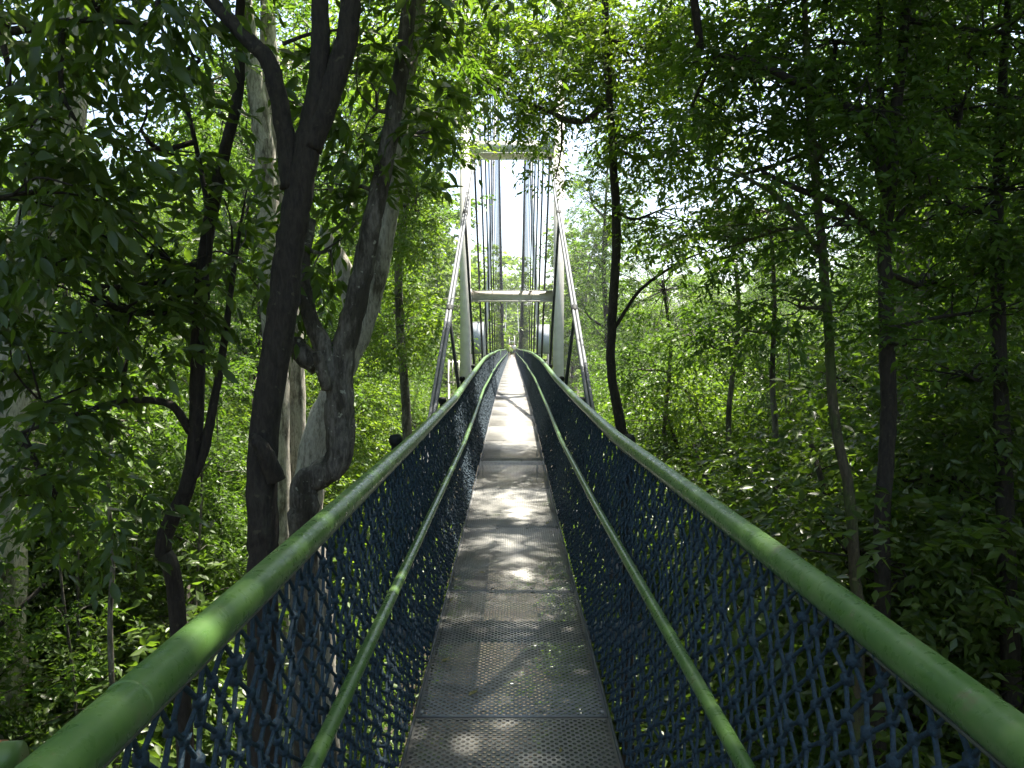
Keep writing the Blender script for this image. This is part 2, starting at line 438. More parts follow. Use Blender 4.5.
# stringers and cross beams below the deck, kerb angles along its edges
def along(x, z, ys=STA, dy=0.0):
    return np.stack([np.full(len(ys), x), ys, np.interp(ys, STA, RISE) + z], 1)
for s in (-1, 1):
    mb = MB()
    for a, b in zip(STA[:-1], STA[1:]):
        za, zb = rise(a), rise(b)
        for (xa, xb, zl, zh) in ((.416, .426, -.10, .012),):
            q = [[s * xa, a, za + zl], [s * xb, a, za + zl], [s * xb, a, za + zh], [s * xa, a, za + zh], [s * xa, b, zb + zl], [s * xb, b, zb + zl], [s * xb, b, zb + zh], [s * xa, b, zb + zh]]
            f = [(0, 1, 5, 4), (1, 2, 6, 5), (2, 3, 7, 6), (3, 0, 4, 7)]
            mb.add(q, f)
    link('stringer', mb.mesh('stringer'), bridge, STEELDARK)
bm_ = MB(); box(bm_, (0, 0, -.16), (1.66, .07, .10)); box(bm_, (0, 0, -.204), (1.66, .12, .012))
beam_mesh = bm_.mesh('cross_beam'); 
for i, y in enumerate(STA):
    o = link('cross_beam', beam_mesh, bridge, STEELDARK if i == 0 else None); o.location = (0, y, RISE[i])

# top handrails, middle rails
def wob(n, a): 
    w = RNG.normal(0, a, n); w[:4] *= .3; return w
RTOP, RMID = .0365, .0215
rail_top_z = 1.052
def rail_off(s, y):
    """the handrails are not quite parallel near the camera"""
    return np.interp(y, [-2, 1.4, 2.4, 4.9, 12], [-.068, -.064, -.06, -.045, 0]) if s < 0 else np.interp(y, [-2, 1.4, 2.4, 4.9, 12], [.085, .078, .05, .02, 0])
def rail_line(s, x, z, ax, az, sub=8, bend=.25):
    P = along(s * x, z); P[:, 0] += wob(len(P), ax) + s * rail_off(s, STA) * z / 1.06; P[:, 2] += wob(len(P), az)
    if z > 1: P[:, 2] += np.interp(STA, [1, 5], [.035 if s < 0 else .0, .0])
    out = []
    for i in range(len(P)):                                  # straight lengths with short bends at the posts
        if i > 0: 
            d = unit(P[i] - P[i - 1]); out += [P[i] - d * bend, P[i] - d * bend * .35]
        else: out.append(P[i])
        if i < len(P) - 1:
            d = unit(P[i + 1] - P[i]); out += [P[i] + d * bend * .35, P[i] + d * bend]
    return np.array(out)
for s in (-1, 1):
    mb = MB()
    L = rail_line(s, .625, rail_top_z, .009, .008)
    tube(mb, L, RTOP, 24)
    for yy in ((1.14,) if s < 0 else (0.98,)) + tuple(STA[4:30:2] + .22):      # weld beads round the joints
        i = np.searchsorted(L[:, 1], yy) - 1
        a, b = L[i], L[i + 1]; t = (yy - a[1]) / (b[1] - a[1]); p = a + (b - a) * t; d = unit(b - a)
        pts = np.array([p - d * .006, p - d * .003, p, p + d * .003, p + d * .006])
        tube(mb, pts, np.array([RTOP - .002, RTOP + .0012, RTOP + .0018, RTOP + .0012, RTOP - .002]), 24, caps=False)
    h = link('handrail', mb.mesh('handrail', True), bridge, RAIL)
    mb = MB()
    tube(mb, rail_line(s, .508, .615, .008, .008), RMID, 16)
    link('middle_rail', mb.mesh('middle_rail', True), bridge, RAIL)
    mb = MB()                                                 # wire that the net is laced to, under the handrail
    W = L + np.array([-s * .012, 0, -RTOP - .004])
    tube(mb, W, .004, 6, caps=False)
    link('lacing_wire', mb.mesh('lacing_wire', True), bridge, WIRE)

# the green outrigger stub that meets the left handrail close to the camera
mb = MB()
tube(mb, np.array([[-1.35, 1.03, 1.048], [-.80, 1.03, 1.05], [-.655, 1.035, 1.052]]), .030, 20)
st_ = link('rail_stub', mb.mesh('rail_stub', True), bridge, RAIL)
mb = MB()
tube(mb, np.array([[-.690, 1.034, 1.0505], [-.676, 1.0345, 1.051]]), .0325, 20)
link('weld_collar', mb.mesh('weld_collar', True), st_, RUST)

# posts outside the net, dark with a rounded cap
mb = MB()
tube(mb, np.array([[0, 0, -.20], [0, 0, .9], [0, 0, 1.06]]) + np.array([0, 0, 0]), .028, 12)
cap = [[0, 0, 1.05], [0, 0, 1.07], [0, 0, 1.095], [0, 0, 1.112], [0, 0, 1.118]]
tube(mb, np.array(cap), np.array([.033, .042, .042, .032, .012]), 14)
post_mesh = mb.mesh('post', True)
k = 0
for i, y in enumerate(STA[3:], 3):
    for s in (-1, 1):
        o = link('post', post_mesh, bridge, POSTM if k == 0 else None); k += 1
        o.location = (s * .715, y, RISE[i] - .05)
# two green posts where the deck levels out
mb = MB(); tube(mb, np.array([[0, 0, 0], [0, 0, .55], [0, 0, 1.06]]), .03, 12)
gp = mb.mesh('green_post', True)
for j, s in enumerate((-1, 1)):
    o = link('green_post', gp, bridge, RAIL if j == 0 else None); o.location = (s * .60, 41.0, rise(41.0)); 

# rope net: knotted diamonds, one mesh per bay; shared between bays
def net_mesh(name, sides, knots, r, length=BAY, seed=1):
    rng = np.random.default_rng(seed)
    mb = MB(); nc = 36; py = length / nc; rows = 26
    def P(i, j):                                # i column (half offsets by row), j row
        t = j / rows; z = .012 + 1.022 * (.66 * t + .34 * t * t)
        y = (i + (.5 if j % 2 else 0)) * py
        return y, z
    jit = rng.normal(0, 1, (nc + 3, rows + 1, 3)) * np.array([.006, .0045, .0035])
    jit[:, 0] *= .3; jit[:, -1] *= .3
    def Q(i, j):
        y, z = P(i, j); jj = jit[i % nc, j]
        bul = .035 * math.sin(math.pi * min(1, z)) 
        return np.array([.432 + .178 * z + bul + jj[0], y + jj[1] - length / 2, z + jj[2]])
    A = []; B = []; K = []
    for j in range(rows):
        for i in range(nc):
            p = Q(i, j)
            if j % 2 == 0: up = ((i - 1, j + 1), (i, j + 1))
            else: up = ((i, j + 1), (i + 1, j + 1))
            for (a, b) in up:
                q = Q(a, b)
                if a < 0: q = q - np.array([0, 0, 0]); q[1] = P(a, b)[0] - length / 2
                if a >= nc: q[1] = P(a, b)[0] - length / 2
                A.append(p); B.append(q)
            if j > 0: K.append(p)
            if j == rows - 1:
                for (a, b) in up:
                    q = Q(a, b); q[1] = P(a, b)[0] - length / 2
                    A.append(q); B.append(q + np.array([.004, 0, .016]))
    A = np.array(A); B = np.array(B); K = np.array(K)
    d = unit(B - A); n1 = unit(np.cross(d, np.array([1.0, 0, 0]))); n2 = np.cross(d, n1)
    ang = np.linspace(0, 2 * math.pi, sides, endpoint=False) + .4
    ring = (np.cos(ang)[None, :, None] * n1[:, None] + np.sin(ang)[None, :, None] * n2[:, None]) * r
    V = np.concatenate([A[:, None] + ring, B[:, None] + ring], 1)
    j = np.arange(sides); kx = (j + 1) % sides
    f = np.stack([j, kx, kx + sides, j + sides], 1)
    FA = (np.arange(len(A))[:, None, None] * 2 * sides + f[None]).reshape(-1, 4)
    mb.add_array(V.reshape(-1, 3), FA)
    if knots:
        ico = bmesh.new(); bmesh.ops.create_icosphere(ico, subdivisions=1, radius=1)
        iv = np.array([v.co[:] for v in ico.verts]); ifc = np.array([[v.index for v in f.verts] for f in ico.faces]); ico.free()
        sc = np.array([.0130, .0130, .0160])
        V = K[:, None] + (iv[None] * sc) * rng.uniform(.85, 1.2, (len(K), 1, 1)) + rng.normal(0, .0016, (len(K), len(iv), 3))
        FA = (np.arange(len(K))[:, None, None] * len(iv) + ifc[None]).reshape(-1, 3)
        mb.add_array(V.reshape(-1, 3), FA)
    return mb.mesh(name, smooth=knots)
nets = [net_mesh('rope_net', 6, True, .0050, seed=3), net_mesh('rope_net', 4, True, .0060, seed=4), net_mesh('rope_net', 3, False, .0072, seed=5)]
for m_ in nets: m_.materials.append(ROPE)
for i in range(NB):
    ya, yb = STA[i], STA[i + 1]
    if yb < -2: continue
    lod = 0 if yb < 9 else (1 if yb < 26 else 2)
    for s in (-1, 1):
        me = nets[lod]
        if yb < 12:                                     # near the camera the net follows the bent handrail
            me = me.copy(); nv_ = len(me.vertices); co = np.empty(nv_ * 3, np.float32); me.vertices.foreach_get('co', co); co = co.reshape(-1, 3)
            co[:, 0] += rail_off(s, (ya + yb) / 2 + co[:, 1]) * co[:, 2] / 1.06
            me.vertices.foreach_set('co', co.ravel()); me.update()
        o = link('rope_net', me, bridge)
        o.location = (0, (ya + yb) / 2, (RISE[i] + RISE[i + 1]) / 2)
        o.scale = (s, 1, 1)
        o.rotation_euler = (math.atan2(RISE[i + 1] - RISE[i], BAY), 0, 0)

# ------------------------------------------------------------------ portal frame
def ibeam(mb, a, b, w, h, tf=.022, tw=.014, up=(0, 0, 1)):
    """rolled section from a to b: two flanges and a web"""
    a = np.asarray(a, float); b = np.asarray(b, float); d = unit(b - a); u = unit(np.asarray(up, float) - d * np.dot(up, d)); s = np.cross(d, u)
    def slab(c, hs, hu):
        q = []
        for p in (a, b):
            for x, y in ((-1, -1), (1, -1), (1, 1), (-1, 1)):
                q.append(p + c + s * x * hs + u * y * hu)
        mb.add(q, [(3, 2, 1, 0), (4, 5, 6, 7), (0, 1, 5, 4), (1, 2, 6, 5), (2, 3, 7, 6), (3, 0, 4, 7)])
    slab(u * (h / 2 - tf / 2), w / 2, tf / 2); slab(-u * (h / 2 - tf / 2), w / 2, tf / 2)
    slab(u * 0, tw / 2, h / 2 - tf - .001)

YP = 22.4
portal = empty('portal_frame', (0, YP, -6.5), 'white steel portal frame the walkway passes through, two legs and two crossbeams', 'bridge tower')
PX = 1.30
def at_portal(p): return np.asarray(p, float) - np.array([0, YP, -6.5])
for s in (-1, 1):
    mb = MB(); 
    ibeam(mb, at_portal((s * PX, YP, -6.9)), at_portal((s * PX, YP, 9.0)), .28, .30, .024, .016, up=(0, 1, 0))
    lg = link('leg', mb.mesh('leg'), portal, WHITEP)
    mb = MB(); box(mb, at_portal((s * PX, YP, -6.45)), (.55, .55, .06))
    for bx in (-.2, .2):
        for by in (-.2, .2): tube(mb, np.array([at_portal((s * PX + bx, YP + by, -6.42)), at_portal((s * PX + bx, YP + by, -6.33))]), .02, 8)
    link('base_plate', mb.mesh('base_plate'), lg, STEELDARK)
for (zc, h, bw) in ((7.12, .34, .78), (3.10, .31, .30)):
    mb = MB()
    ibeam(mb, at_portal((-PX + .172, YP, zc)), at_portal((PX - .152, YP, zc)), bw, h, .022, .014)
    if bw > .5:
        for sy in (-1, 1): box(mb, at_portal((0, YP + sy * (bw / 2 - .02), zc)), ((PX - .154) * 2, .016, h - .046))
    for xs in (-.55, 0, .55): box(mb, at_portal((xs, YP, zc)), (.012, .24, h - .05))
    cb = link('crossbeam', mb.mesh('crossbeam'), portal, WHITEP)
    mb = MB()
    for s in (-1, 1): box(mb, at_portal((s * (PX - .160), YP, zc)), (.012, .32, h + .08))
    link('end_plate', mb.mesh('end_plate'), cb, WHITEP)

# slender far tower where the cables peak
YT = 56.0
tower = empty('cable_tower', (0, YT, -6), 'tall slim white cable tower far along the walkway beyond the portal frame', 'bridge tower')
for s in (-1, 1):
    mb = MB(); tube(mb, np.array([[s * 2.4, 0, -1], [s * 1.55, 0, 14], [s * 1.06, 0, 26.0]]), np.array([.15, .13, .11]), 14)
    link('leg', mb.mesh('leg', True), tower, WHITEP)
for z, w in ((27.0, 1.02),):
    mb = MB(); ibeam(mb, (-w, 0, z), (w, 0, z), .2, .26); link('crossbeam', mb.mesh('crossbeam'), tower, WHITEP)

# ------------------------------------------------------------------ main cables and hangers
CX = 1.06
def cable_z(y):
    if y <= YT: return 6.86 + .52 * (y - YP) + .0009 * max(0, y - YP) ** 2 * .6
    zt = 6.86 + .52 * (YT - YP) + .00054 * (YT - YP) ** 2
    t = (y - YT) / 62.0
    return 4.2 + (zt - 4.2) * (1 - t) ** 2
cy_ = np.concatenate([np.linspace(8.05, YT, 30), np.linspace(YT + 1.5, 165, 60)])
HY = [13.6, 18.2] + [22.75 + 3.9 * i for i in range(24)]
for s in (-1, 1):
    c = empty('main_cable', (s * CX, YP, 6.86), 'grey main suspension cable of bundled strands, sloping down %s of the deck' % ('left' if s < 0 else 'right'), 'cable', 'main suspension cables')
    base = np.array([s * CX, YP, 6.86])
    for q, (ox, oz) in enumerate(((-.027, -.027), (.027, -.027), (.027, .027), (-.027, .027))):
        mb = MB()
        P = np.array([[s * CX + ox, y, cable_z(y) + oz] for y in cy_]) - base
        tube(mb, P, .0262, 8); link('strand', mb.mesh('strand', True), c, CABLE)
    mb = MB()                                                # bracket that ties the cable end to the cross beam
    ibeam(mb, np.array([s * .80, 8.2, -.20]) - base, np.array([s * 1.06, 8.1, cable_z(8.1)]) - base, .10, .14)
    box(mb, np.array([s * 1.06, 8.0, cable_z(8.0)]) - base, (.2, .06, .2))
    link('anchor_bracket', mb.mesh('anchor_bracket'), c, STEELDARK)
    for y in HY:
        mb = MB()
        sl = np.array([0, 1, .52]); sl /= np.linalg.norm(sl)
        p = np.array([s * CX, y, cable_z(y)]) - base
        tube(mb, np.array([p - sl * .10, p - sl * .095, p + sl * .095, p + sl * .10]), np.array([.058, .064, .064, .058]), 10)
        box(mb, p + np.array([0, 0, -.10]), (.03, .09, .14))
        if y < 60: link('clamp', mb.mesh('clamp'), c, POSTM)
mb = MB(); tube(mb, np.array([[0, 0, 0], [0, 0, .5], [0, 0, 1.0]]), .029, 8); hang_mesh = mb.mesh('hanger', True); hang_mesh.materials.append(HANG)
for y in HY:
    for s in (-1, 1):
        a = np.array([s * .80, y, rise(y) - .12]); b = np.array([s * CX, y, cable_z(y) - .12])
        o = link('hanger_rod', hang_mesh)
        k_ = 1 if y < 40 else .75
        o.location = a; v = Vector(b - a); o.scale = (k_, k_, v.length)
        o.rotation_mode = 'QUATERNION'; o.rotation_quaternion = Vector((0, 0, 1)).rotation_difference(v)
        sd = 'left' if s < 0 else 'right'
        if y == 13.6: lb = 'dark hanger rod nearest the camera on the %s, short, well before the portal' % sd
        elif y == 18.2: lb = 'dark hanger rod on the %s, second from the camera, just before the portal' % sd
        else: lb = 'dark vertical hanger rod beyond the portal frame on the %s of the walkway' % sd
        tag(o, lb, 'hanger', 'hanger rods of the suspension bridge')

# ------------------------------------------------------------------ small things round the portal
def panel(x, y, z, w, h, label):
    t = empty('notice_panel', (x, y, -6), label, 'panel')
    mb = MB(); box(mb, (0, 0, z + 6), (w, .05, h)); pb = link('board', mb.mesh('board'), t, PANELM)
    mb = MB()
    for sx in (-1, 1): tube(mb, np.array([[sx * w * .42, .07, -1], [sx * w * .42, .07, z + 6 + h / 2]]), .04, 8)
    link('support', mb.mesh('support'), t, STEELDARK)
    mb = MB(); 
    for sz in (-1, 1): box(mb, (0, -.03, z + 6 + sz * (h / 2 - .03)), (w - .06, .012, .03))
    link('edge_strip', mb.mesh('edge_strip'), pb, STEELDARK)
panel(-1.60, 36.5, 2.15, .62, 1.45, 'pale blue grey panel board behind the left leg of the portal frame')
panel(1.42, 37.0, 2.1, .60, 1.35, 'pale grey panel board behind the hangers at the right of the walkway')
pf = empty('picket_railing', (-1.55, 23.4, -6.5), 'small white picket railing at the foot of the left portal leg', 'railing')
mb = MB()
for xx in np.linspace(-.28, .28, 7): box(mb, (xx, 0, 7.45), (.025, .02, .72))
link('picket', mb.mesh('picket'), pf, WHITEP)
mb = MB()
for zz in (7.15, 7.75): box(mb, (0, .024, zz), (.62, .02, .04))
for xx in (-.30, .30): box(mb, (xx, .06, 3.6), (.05, .05, 8.4))
link('rail', mb.mesh('rail'), pf, WHITEP)

gate = empty('gate_frame', (0, 112, rise(112)), 'small white gate frame at the far end of the walkway behind the walkers', 'gate')
for s in (-1, 1):
    mb = MB(); box(mb, (s * .36, 0, 1.35), (.09, .09, 2.9)); link('gate_post', mb.mesh('gate_post'), gate, WHITEP)
for z in (2.75, 2.05):
    mb = MB(); box(mb, (0, 0, z), (.63, .06, .18)); link('lintel', mb.mesh('lintel'), gate, WHITEP)

# ------------------------------------------------------------------ walkers
SKIN = simple('skin', (.45, .28, .20), .55); HAIR = simple('dark_hair', (.02, .016, .014), .6)
def skinned(name, verts, edges, radii, parent, mat, root=0, sub=1):
    me = bpy.data.meshes.new(name); me.from_pydata([tuple(v) for v in verts], edges, [])
    o = link(name, me, parent, mat)
    md = o.modifiers.new('skin', 'SKIN'); md.use_smooth_shade = True
    for i, r in enumerate(radii):
        sv = me.skin_vertices[0].data[i]; sv.radius = (r, r * .85) if not isinstance(r, tuple) else r; sv.use_root = (i == root)
    sb = o.modifiers.new('sub', 'SUBSURF'); sb.levels = sub; sb.render_levels = sub
    return o
def person(x, y, top, bottom, label, ph=1, bag=False):
    p = empty('person', (x, y, rise(y)), label, 'person', 'walkers at the far end of the bridge')
    st = .14 * ph
    V = [(0, 0, .93), (0, 0, 1.08), (0, 0, 1.25), (0, 0, 1.40), (0, 0, 1.47), (0, -.01, 1.53), (0, -.02, 1.60), (0, -.015, 1.68),
         (-.17, 0, 1.39), (-.23, .03 * ph, 1.12), (-.22, -.08 * ph, .90), (.17, 0, 1.39), (.23, -.04 * ph, 1.12), (.22, -.12 * ph, .91),
         (-.09, 0, .87), (-.10, -st * .5, .49), (-.10, -st * .4, .08), (-.10, -st * .4 - .13, .03), (.09, 0, .87), (.10, st * .3, .49), (.10, st + .05, .10), (.10, st - .08, .03)]
    E = [(0, 1), (1, 2), (2, 3), (3, 4), (4, 5), (5, 6), (6, 7), (3, 8), (8, 9), (9, 10), (3, 11), (11, 12), (12, 13), (0, 14), (14, 15), (15, 16), (16, 17), (0, 18), (18, 19), (19, 20), (20, 21)]
    R = [.14, .13, .15, .13, .06, .058, .09, .075, .055, .042, .032, .055, .042, .032, .085, .06, .04, .035, .085, .06, .04, .035]
    skinned('body', V, E, R, p, SKIN)
    shv = [(0, 0, .90), (0, 0, 1.08), (0, 0, 1.25), (0, 0, 1.42), (-.17, 0, 1.40), (-.215, .02 * ph, 1.19), (.17, 0, 1.40), (.215, -.03 * ph, 1.19)]
    skinned('shirt', shv, [(0, 1), (1, 2), (2, 3), (3, 4), (4, 5), (3, 6), (6, 7)], [.165, .155, .17, .12, .078, .068, .078, .068], p, top)
    shv = [(0, 0, .95), (0, 0, .90), (-.10, 0, .82), (-.105, -st * .4, .52), (.10, 0, .82), (.105, st * .25, .52)]
    skinned('shorts', shv, [(0, 1), (1, 2), (2, 3), (1, 4), (4, 5)], [.155, .16, .105, .085, .105, .085], p, bottom)
    skinned('hair', [(0, .01, 1.60), (0, .005, 1.67), (0, .0, 1.72)], [(0, 1), (1, 2)], [.09, .096, .07], p, HAIR)
    if bag: skinned('shoulder_bag', [(-.26, 0, .98), (-.26, 0, .82)], [(0, 1)], [(.06, .14), (.07, .15)], p, POSTM)
person(-.30, 92, simple('pink_shirt', (.75, .52, .48), .8), simple('black_shorts', (.03, .03, .035), .8), 'walker in a pale pink top and dark shorts with a shoulder bag', 1, True)
person(.22, 93, simple('white_shirt', (.8, .78, .75), .8), simple('grey_shorts', (.12, .13, .16), .8), 'walker in a white top and grey shorts beside the one in pink', -1)

# ------------------------------------------------------------------ trees
def tree(name, label, cat, stems, lobes, bark, leafm, group=None, leaf=.12, kind='mid', droop=.5, sub=.35, per=9, twigs=5, tlen=.5, seed=None, trunk_rough=.05, flat=.6, spread=.9):
    """stems: list of (list of points, list of radii) in world space, first one is the main trunk; lobes: (centre, radii, clusters)"""
    rng = np.random.default_rng(seed if seed is not None else zlib.crc32(label.encode()) % 99999)
    p0 = np.asarray(stems[0][0][0], float)
    root = empty(name, p0, label, cat, group)
    mb = MB(); allp = []
    for pts, rad in stems:
        pts = np.asarray(pts, float)
        P = catmull(pts, 7)
        R = np.interp(np.linspace(0, len(pts) - 1, len(P)), np.arange(len(pts)), rad)
        P = P + rng.normal(0, 1, P.shape) * R[:, None] * .045
        tube(mb, P - p0, R, 14 if rad[0] > .05 else 7, trunk_rough, rng)
        allp.append(P)
    AP = np.concatenate(allp)
    lm = MB()
    for (c, r, n) in lobes:
        c = np.asarray(c, float); r = np.asarray(r, float) if not np.isscalar(r) else np.full(3, r)
        pts, u = lobe_points(c, r, n, rng)
        k = ~in_clearing(pts)
        pts, u = pts[k], u[k]
        if len(pts) == 0: continue
        # a limb to the heart of the lobe, then twigs to some of its leaf clusters
        b = AP[np.argmin(np.linalg.norm(AP - c, axis=1) + .25 * np.maximum(0, AP[:, 2] - c[2]))]
        midp = (b + c) / 2 + rng.normal(0, .10, 3) * np.linalg.norm(c - b) + np.array([0, 0, -.06 * np.linalg.norm(c - b)])
        Lp = catmull([b, midp, c], 6)
        th = .014 + .010 * float(np.linalg.norm(r)) ** .8
        tube(mb, Lp - p0, np.linspace(th, th * .5, len(Lp)), 6, .08, rng)
        for q in pts[rng.random(len(pts)) < sub]:
            s_ = Lp[rng.integers(len(Lp) // 2, len(Lp))]
            mm = (s_ + q) / 2 + rng.normal(0, .09, 3) * np.linalg.norm(q - s_)
            tube(mb, catmull([s_, mm, q], 3) - p0, np.linspace(th * .42, .005, 7), 4, 0, rng, caps=False)
        leaf_mass(lm, pts, u, twigs, per, tlen, leaf, kind, droop, spread, rng, True, None, flat)
    t = link('trunk', mb.mesh('trunk', True), root, bark)
    if lm.n:
        lm.v = [v - p0 for v in lm.v]
        link('crown', lm.mesh('crown', False, True), root, leafm)
    return root

def pix(path, d):
    """trunk through picture points at distance d (or a list of distances), bottom first, rooted in the ground"""
    n = len(path); d = [d] * n if np.isscalar(d) else d
    P = [at(x, y, dd) for (x, y), dd in zip(path, d)]
    return P
def rooted(P, lean=(.0, .0)):
    b = P[0]; x = b[0] + lean[0]; y = b[1] + lean[1]
    g = ground_z(x, y) - .15
    mid = np.array([(b[0] * .6 + x * .4), (b[1] * .6 + y * .4), (b[2] + g) / 2])
    return [np.array([x, y, g]), mid] + P
def wpx(px, d): return px * d / F / 2      # pixel width to radius

def L(px, py, d, rx, ry, rz, n): return (at(px, py, d), (rx, ry, rz), n)

# --- left side -------------------------------------------------------------
# big pale trunk at the far left
P = rooted(pix([(-2, 640), (6, 440), (26, 300), (46, 200), (62, 100), (74, 0), (84, -120), (100, -300)], 9.5), (-.3, .2))
tree('tree', 'thick pale lichen blotched trunk leaning at the far left edge, with bare upper limbs', 'tree',
     [(P, [.36, .32, .30, .28, .27, .26, .25, .24, .20, .12]),
      (pix([(80, 40), (110, 20), (150, 22), (190, -30)], 9.5), [.05, .045, .04, .02])],
     [L(60, -330, 9.5, 2.6, 2.2, 1.3, 110), L(-120, -200, 9.5, 1.6, 1.6, 1.2, 40)], BARK_PALE, LEAF_MID, leaf=.14)

# thin dark tree whose crown of large leaves covers the left
P = rooted(pix([(176, 610), (163, 545), (192, 465), (198, 330), (206, 240), (222, 160), (238, 90), (240, 0), (246, -100)], 6.2), (.25, .1))
tree('tree', 'slim dark forked tree on the left with large dark leaves and a long sideways branch', 'tree',
     [(P, [.08, .07, .066, .062, .058, .053, .05, .045, .04, .035, .025]),
      (pix([(190, 482), (203, 452), (214, 400), (225, 335), (234, 265), (246, 190)], 6.2), [.04, .04, .035, .03, .02, .006]),
      (pix([(190, 432), (168, 404), (120, 402), (60, 420), (5, 438)], [6.2, 6.1, 6.0, 5.9, 5.8]), [.034, .03, .024, .018, .012]),
      (pix([(206, 300), (208, 220), (192, 130), (172, 60), (150, -5)], 6.0), [.024, .02, .018, .014, .01])],
     [L(90, 300, 5.8, .95, .9, .42, 27), L(30, 250, 5.6, .7, .8, .5, 17), L(150, 250, 6.0, .6, .8, .4, 18), L(40, 400, 5.6, .6, .7, .45, 18),
      L(140, 130, 5.6, .55, .6, .40, 13), L(230, 250, 6.4, .5, .6, .5, 16), L(60, 500, 6.0, .8, .8, .5, 20), L(130, 340, 6.4, .6, .7, .35, 16),
      L(200, 60, 6.0, .6, .7, .4, 10), L(180, -120, 6.0, 1.2, 1.4, .6, 50)], BARK_DARK, LEAF_DARK, leaf=.135, kind='big', droop=.75, twigs=4, per=8, tlen=.34)

# overhanging twigs of big leaves, top left
P = rooted(pix([(-160, 700), (-150, 400), (-120, 200), (-80, 80), (-40, 0), (20, -60)], 4.6), (-.3, .2))
tree('tree', 'dark tree outside the left edge whose hanging leafy twigs cross the top left corner', 'tree',
     [(P, [.12, .10, .09, .08, .07, .06, .05, .02]),
      (pix([(-60, 40), (20, 30), (80, 20), (160, 25)], 4.6), [.03, .024, .018, .008])],
     [L(0, 20, 4.5, .35, .4, .2, 9), L(90, -5, 4.5, .35, .4, .15, 8), L(40, 190, 4.6, .4, .4, .3, 13), L(10, 110, 4.6, .3, .3, .3, 8), L(75, 120, 4.5, .28, .3, .25, 7),
      L(-150, 0, 4.6, .9, .9, .7, 30), L(160, -10, 4.6, .35, .4, .15, 9)], BARK_DARK, LEAF_DARK, leaf=.13, kind='big', droop=1.1, twigs=4, per=7, tlen=.32)

# thick dark forked trunk
P = rooted(pix([(262, 640), (263, 545), (262, 450), (276, 350), (288, 262), (299, 190), (308, 140), (318, 80), (320, 0), (322, -130), (330, -320)], 5.2), (0, .15))
tree('tree', 'thick dark brown trunk forking above head height, standing just outside the left handrail', 'tree',
     [(P, [.125, .108, .10, .098, .096, .098, .092, .09, .085, .064, .056, .05, .03]),
      (pix([(292, 190), (284, 132), (270, 66), (246, 38), (205, -6), (150, -80)], 5.2), [.075, .062, .056, .052, .044, .02]),
      (pix([(308, 150), (330, 92), (346, 40), (350, -10), (362, -120)], [5.2, 5.2, 5.2, 5.2, 5.3]), [.085, .075, .07, .066, .03]),
      (pix([(282, 44), (310, 34), (350, 28)], 5.2), [.014, .011, .006]),
      (pix([(276, 480), (266, 456), (256, 440), (252, 434)], [5.14, 5.07, 5.03, 5.02]), [.06, .055, .04, .012])],
     [L(300, -260, 5.2, 1.7, 1.8, .9, 80), L(120, -170, 5.2, 1.0, 1.2, .6, 40), L(420, -200, 5.6, 1.1, 1.3, .7, 46)], BARK_DARK, LEAF_DARK, leaf=.13, kind='mid', droop=.8, trunk_rough=.035)

# gnarled trunk with big hanging leaves
P = rooted(pix([(302, 560), (303, 512), (306, 484), (338, 458), (339, 410), (341, 366), (356, 300), (368, 240), (380, 185), (392, 120), (406, 30), (416, -120)], 6.4), (0, .1))
tree('tree', 'gnarled crooked trunk, dark below and pale above, knotted where it forks beside the left handrail', 'tree',
     [(P, [.15, .12, .115, .11, .112, .108, .115, .10, .088, .08, .072, .066, .06, .04]),
      (pix([(334, 380), (322, 345), (310, 318), (302, 270), (312, 220)], [6.4, 6.35, 6.35, 6.4, 6.5]), [.10, .075, .065, .06, .03]),
      (pix([(318, 366), (300, 352), (294, 338)], 6.45), [.09, .085, .05]),
      (pix([(326, 388), (320, 366), (316, 352)], [6.28, 6.2, 6.16]), [.05, .05, .035])],
     [L(372, 110, 6.4, .38, .5, .4, 15), L(425, 130, 6.4, .22, .4, .28, 6), L(350, 190, 6.6, .5, .5, .4, 14), L(330, 250, 6.5, .4, .5, .4, 8),
      L(415, 60, 7, .35, .5, .3, 7), L(420, -190, 6.6, 1.5, 1.6, .8, 60)], BARK_GREY, LEAF_DARK, leaf=.135, kind='big', droop=1.0, twigs=4, per=8, tlen=.36, trunk_rough=.05)

# pale trunk lit by the sun behind the gnarled one
P = rooted(pix([(318, 640), (306, 520), (316, 440), (334, 390), (362, 330), (381, 260), (394, 180), (402, 100), (418, 0), (432, -140)], 8.2), (.1, .3))
tree('tree', 'sunlit pale mottled trunk rising right behind the gnarled crooked one', 'tree',
     [(P, [.22, .19, .185, .17, .15, .12, .10, .095, .09, .085, .08, .05]),
      (pix([(338, 372), (352, 330), (344, 270), (322, 230)], 8.2), [.12, .10, .09, .05])],
     [L(430, 20, 8.4, .9, 1.2, .6, 40), L(410, -160, 8.4, 2.0, 1.8, 1.0, 90)], BARK_PALE, LEAF_MID, leaf=.13)

# twin pale trunks further off
P = rooted(pix([(276, 420), (272, 330), (268, 230), (264, 150), (252, 60), (240, -40)], 12.5), (0, .2))
Q = rooted(pix([(292, 420), (288, 300), (284, 190), (276, 120), (268, 40), (266, -60)], 12.9), (.1, .2))
tree('tree', 'pale twin stemmed tree seen between the slim dark tree and the thick dark trunk', 'tree',
     [(P, [.22, .2, .19, .18, .17, .15, .12, .08]), (Q, [.22, .2, .2, .2, .19, .17, .13, .08])],
     [L(230, -90, 12.2, 2.0, 1.6, 1.1, 60), L(300, 60, 13.5, 1.3, 1.3, .9, 50), L(200, 90, 13.5, 1.5, 1.4, .9, 50)], BARK_PALE, LEAF_MID, leaf=.13, kind='far')

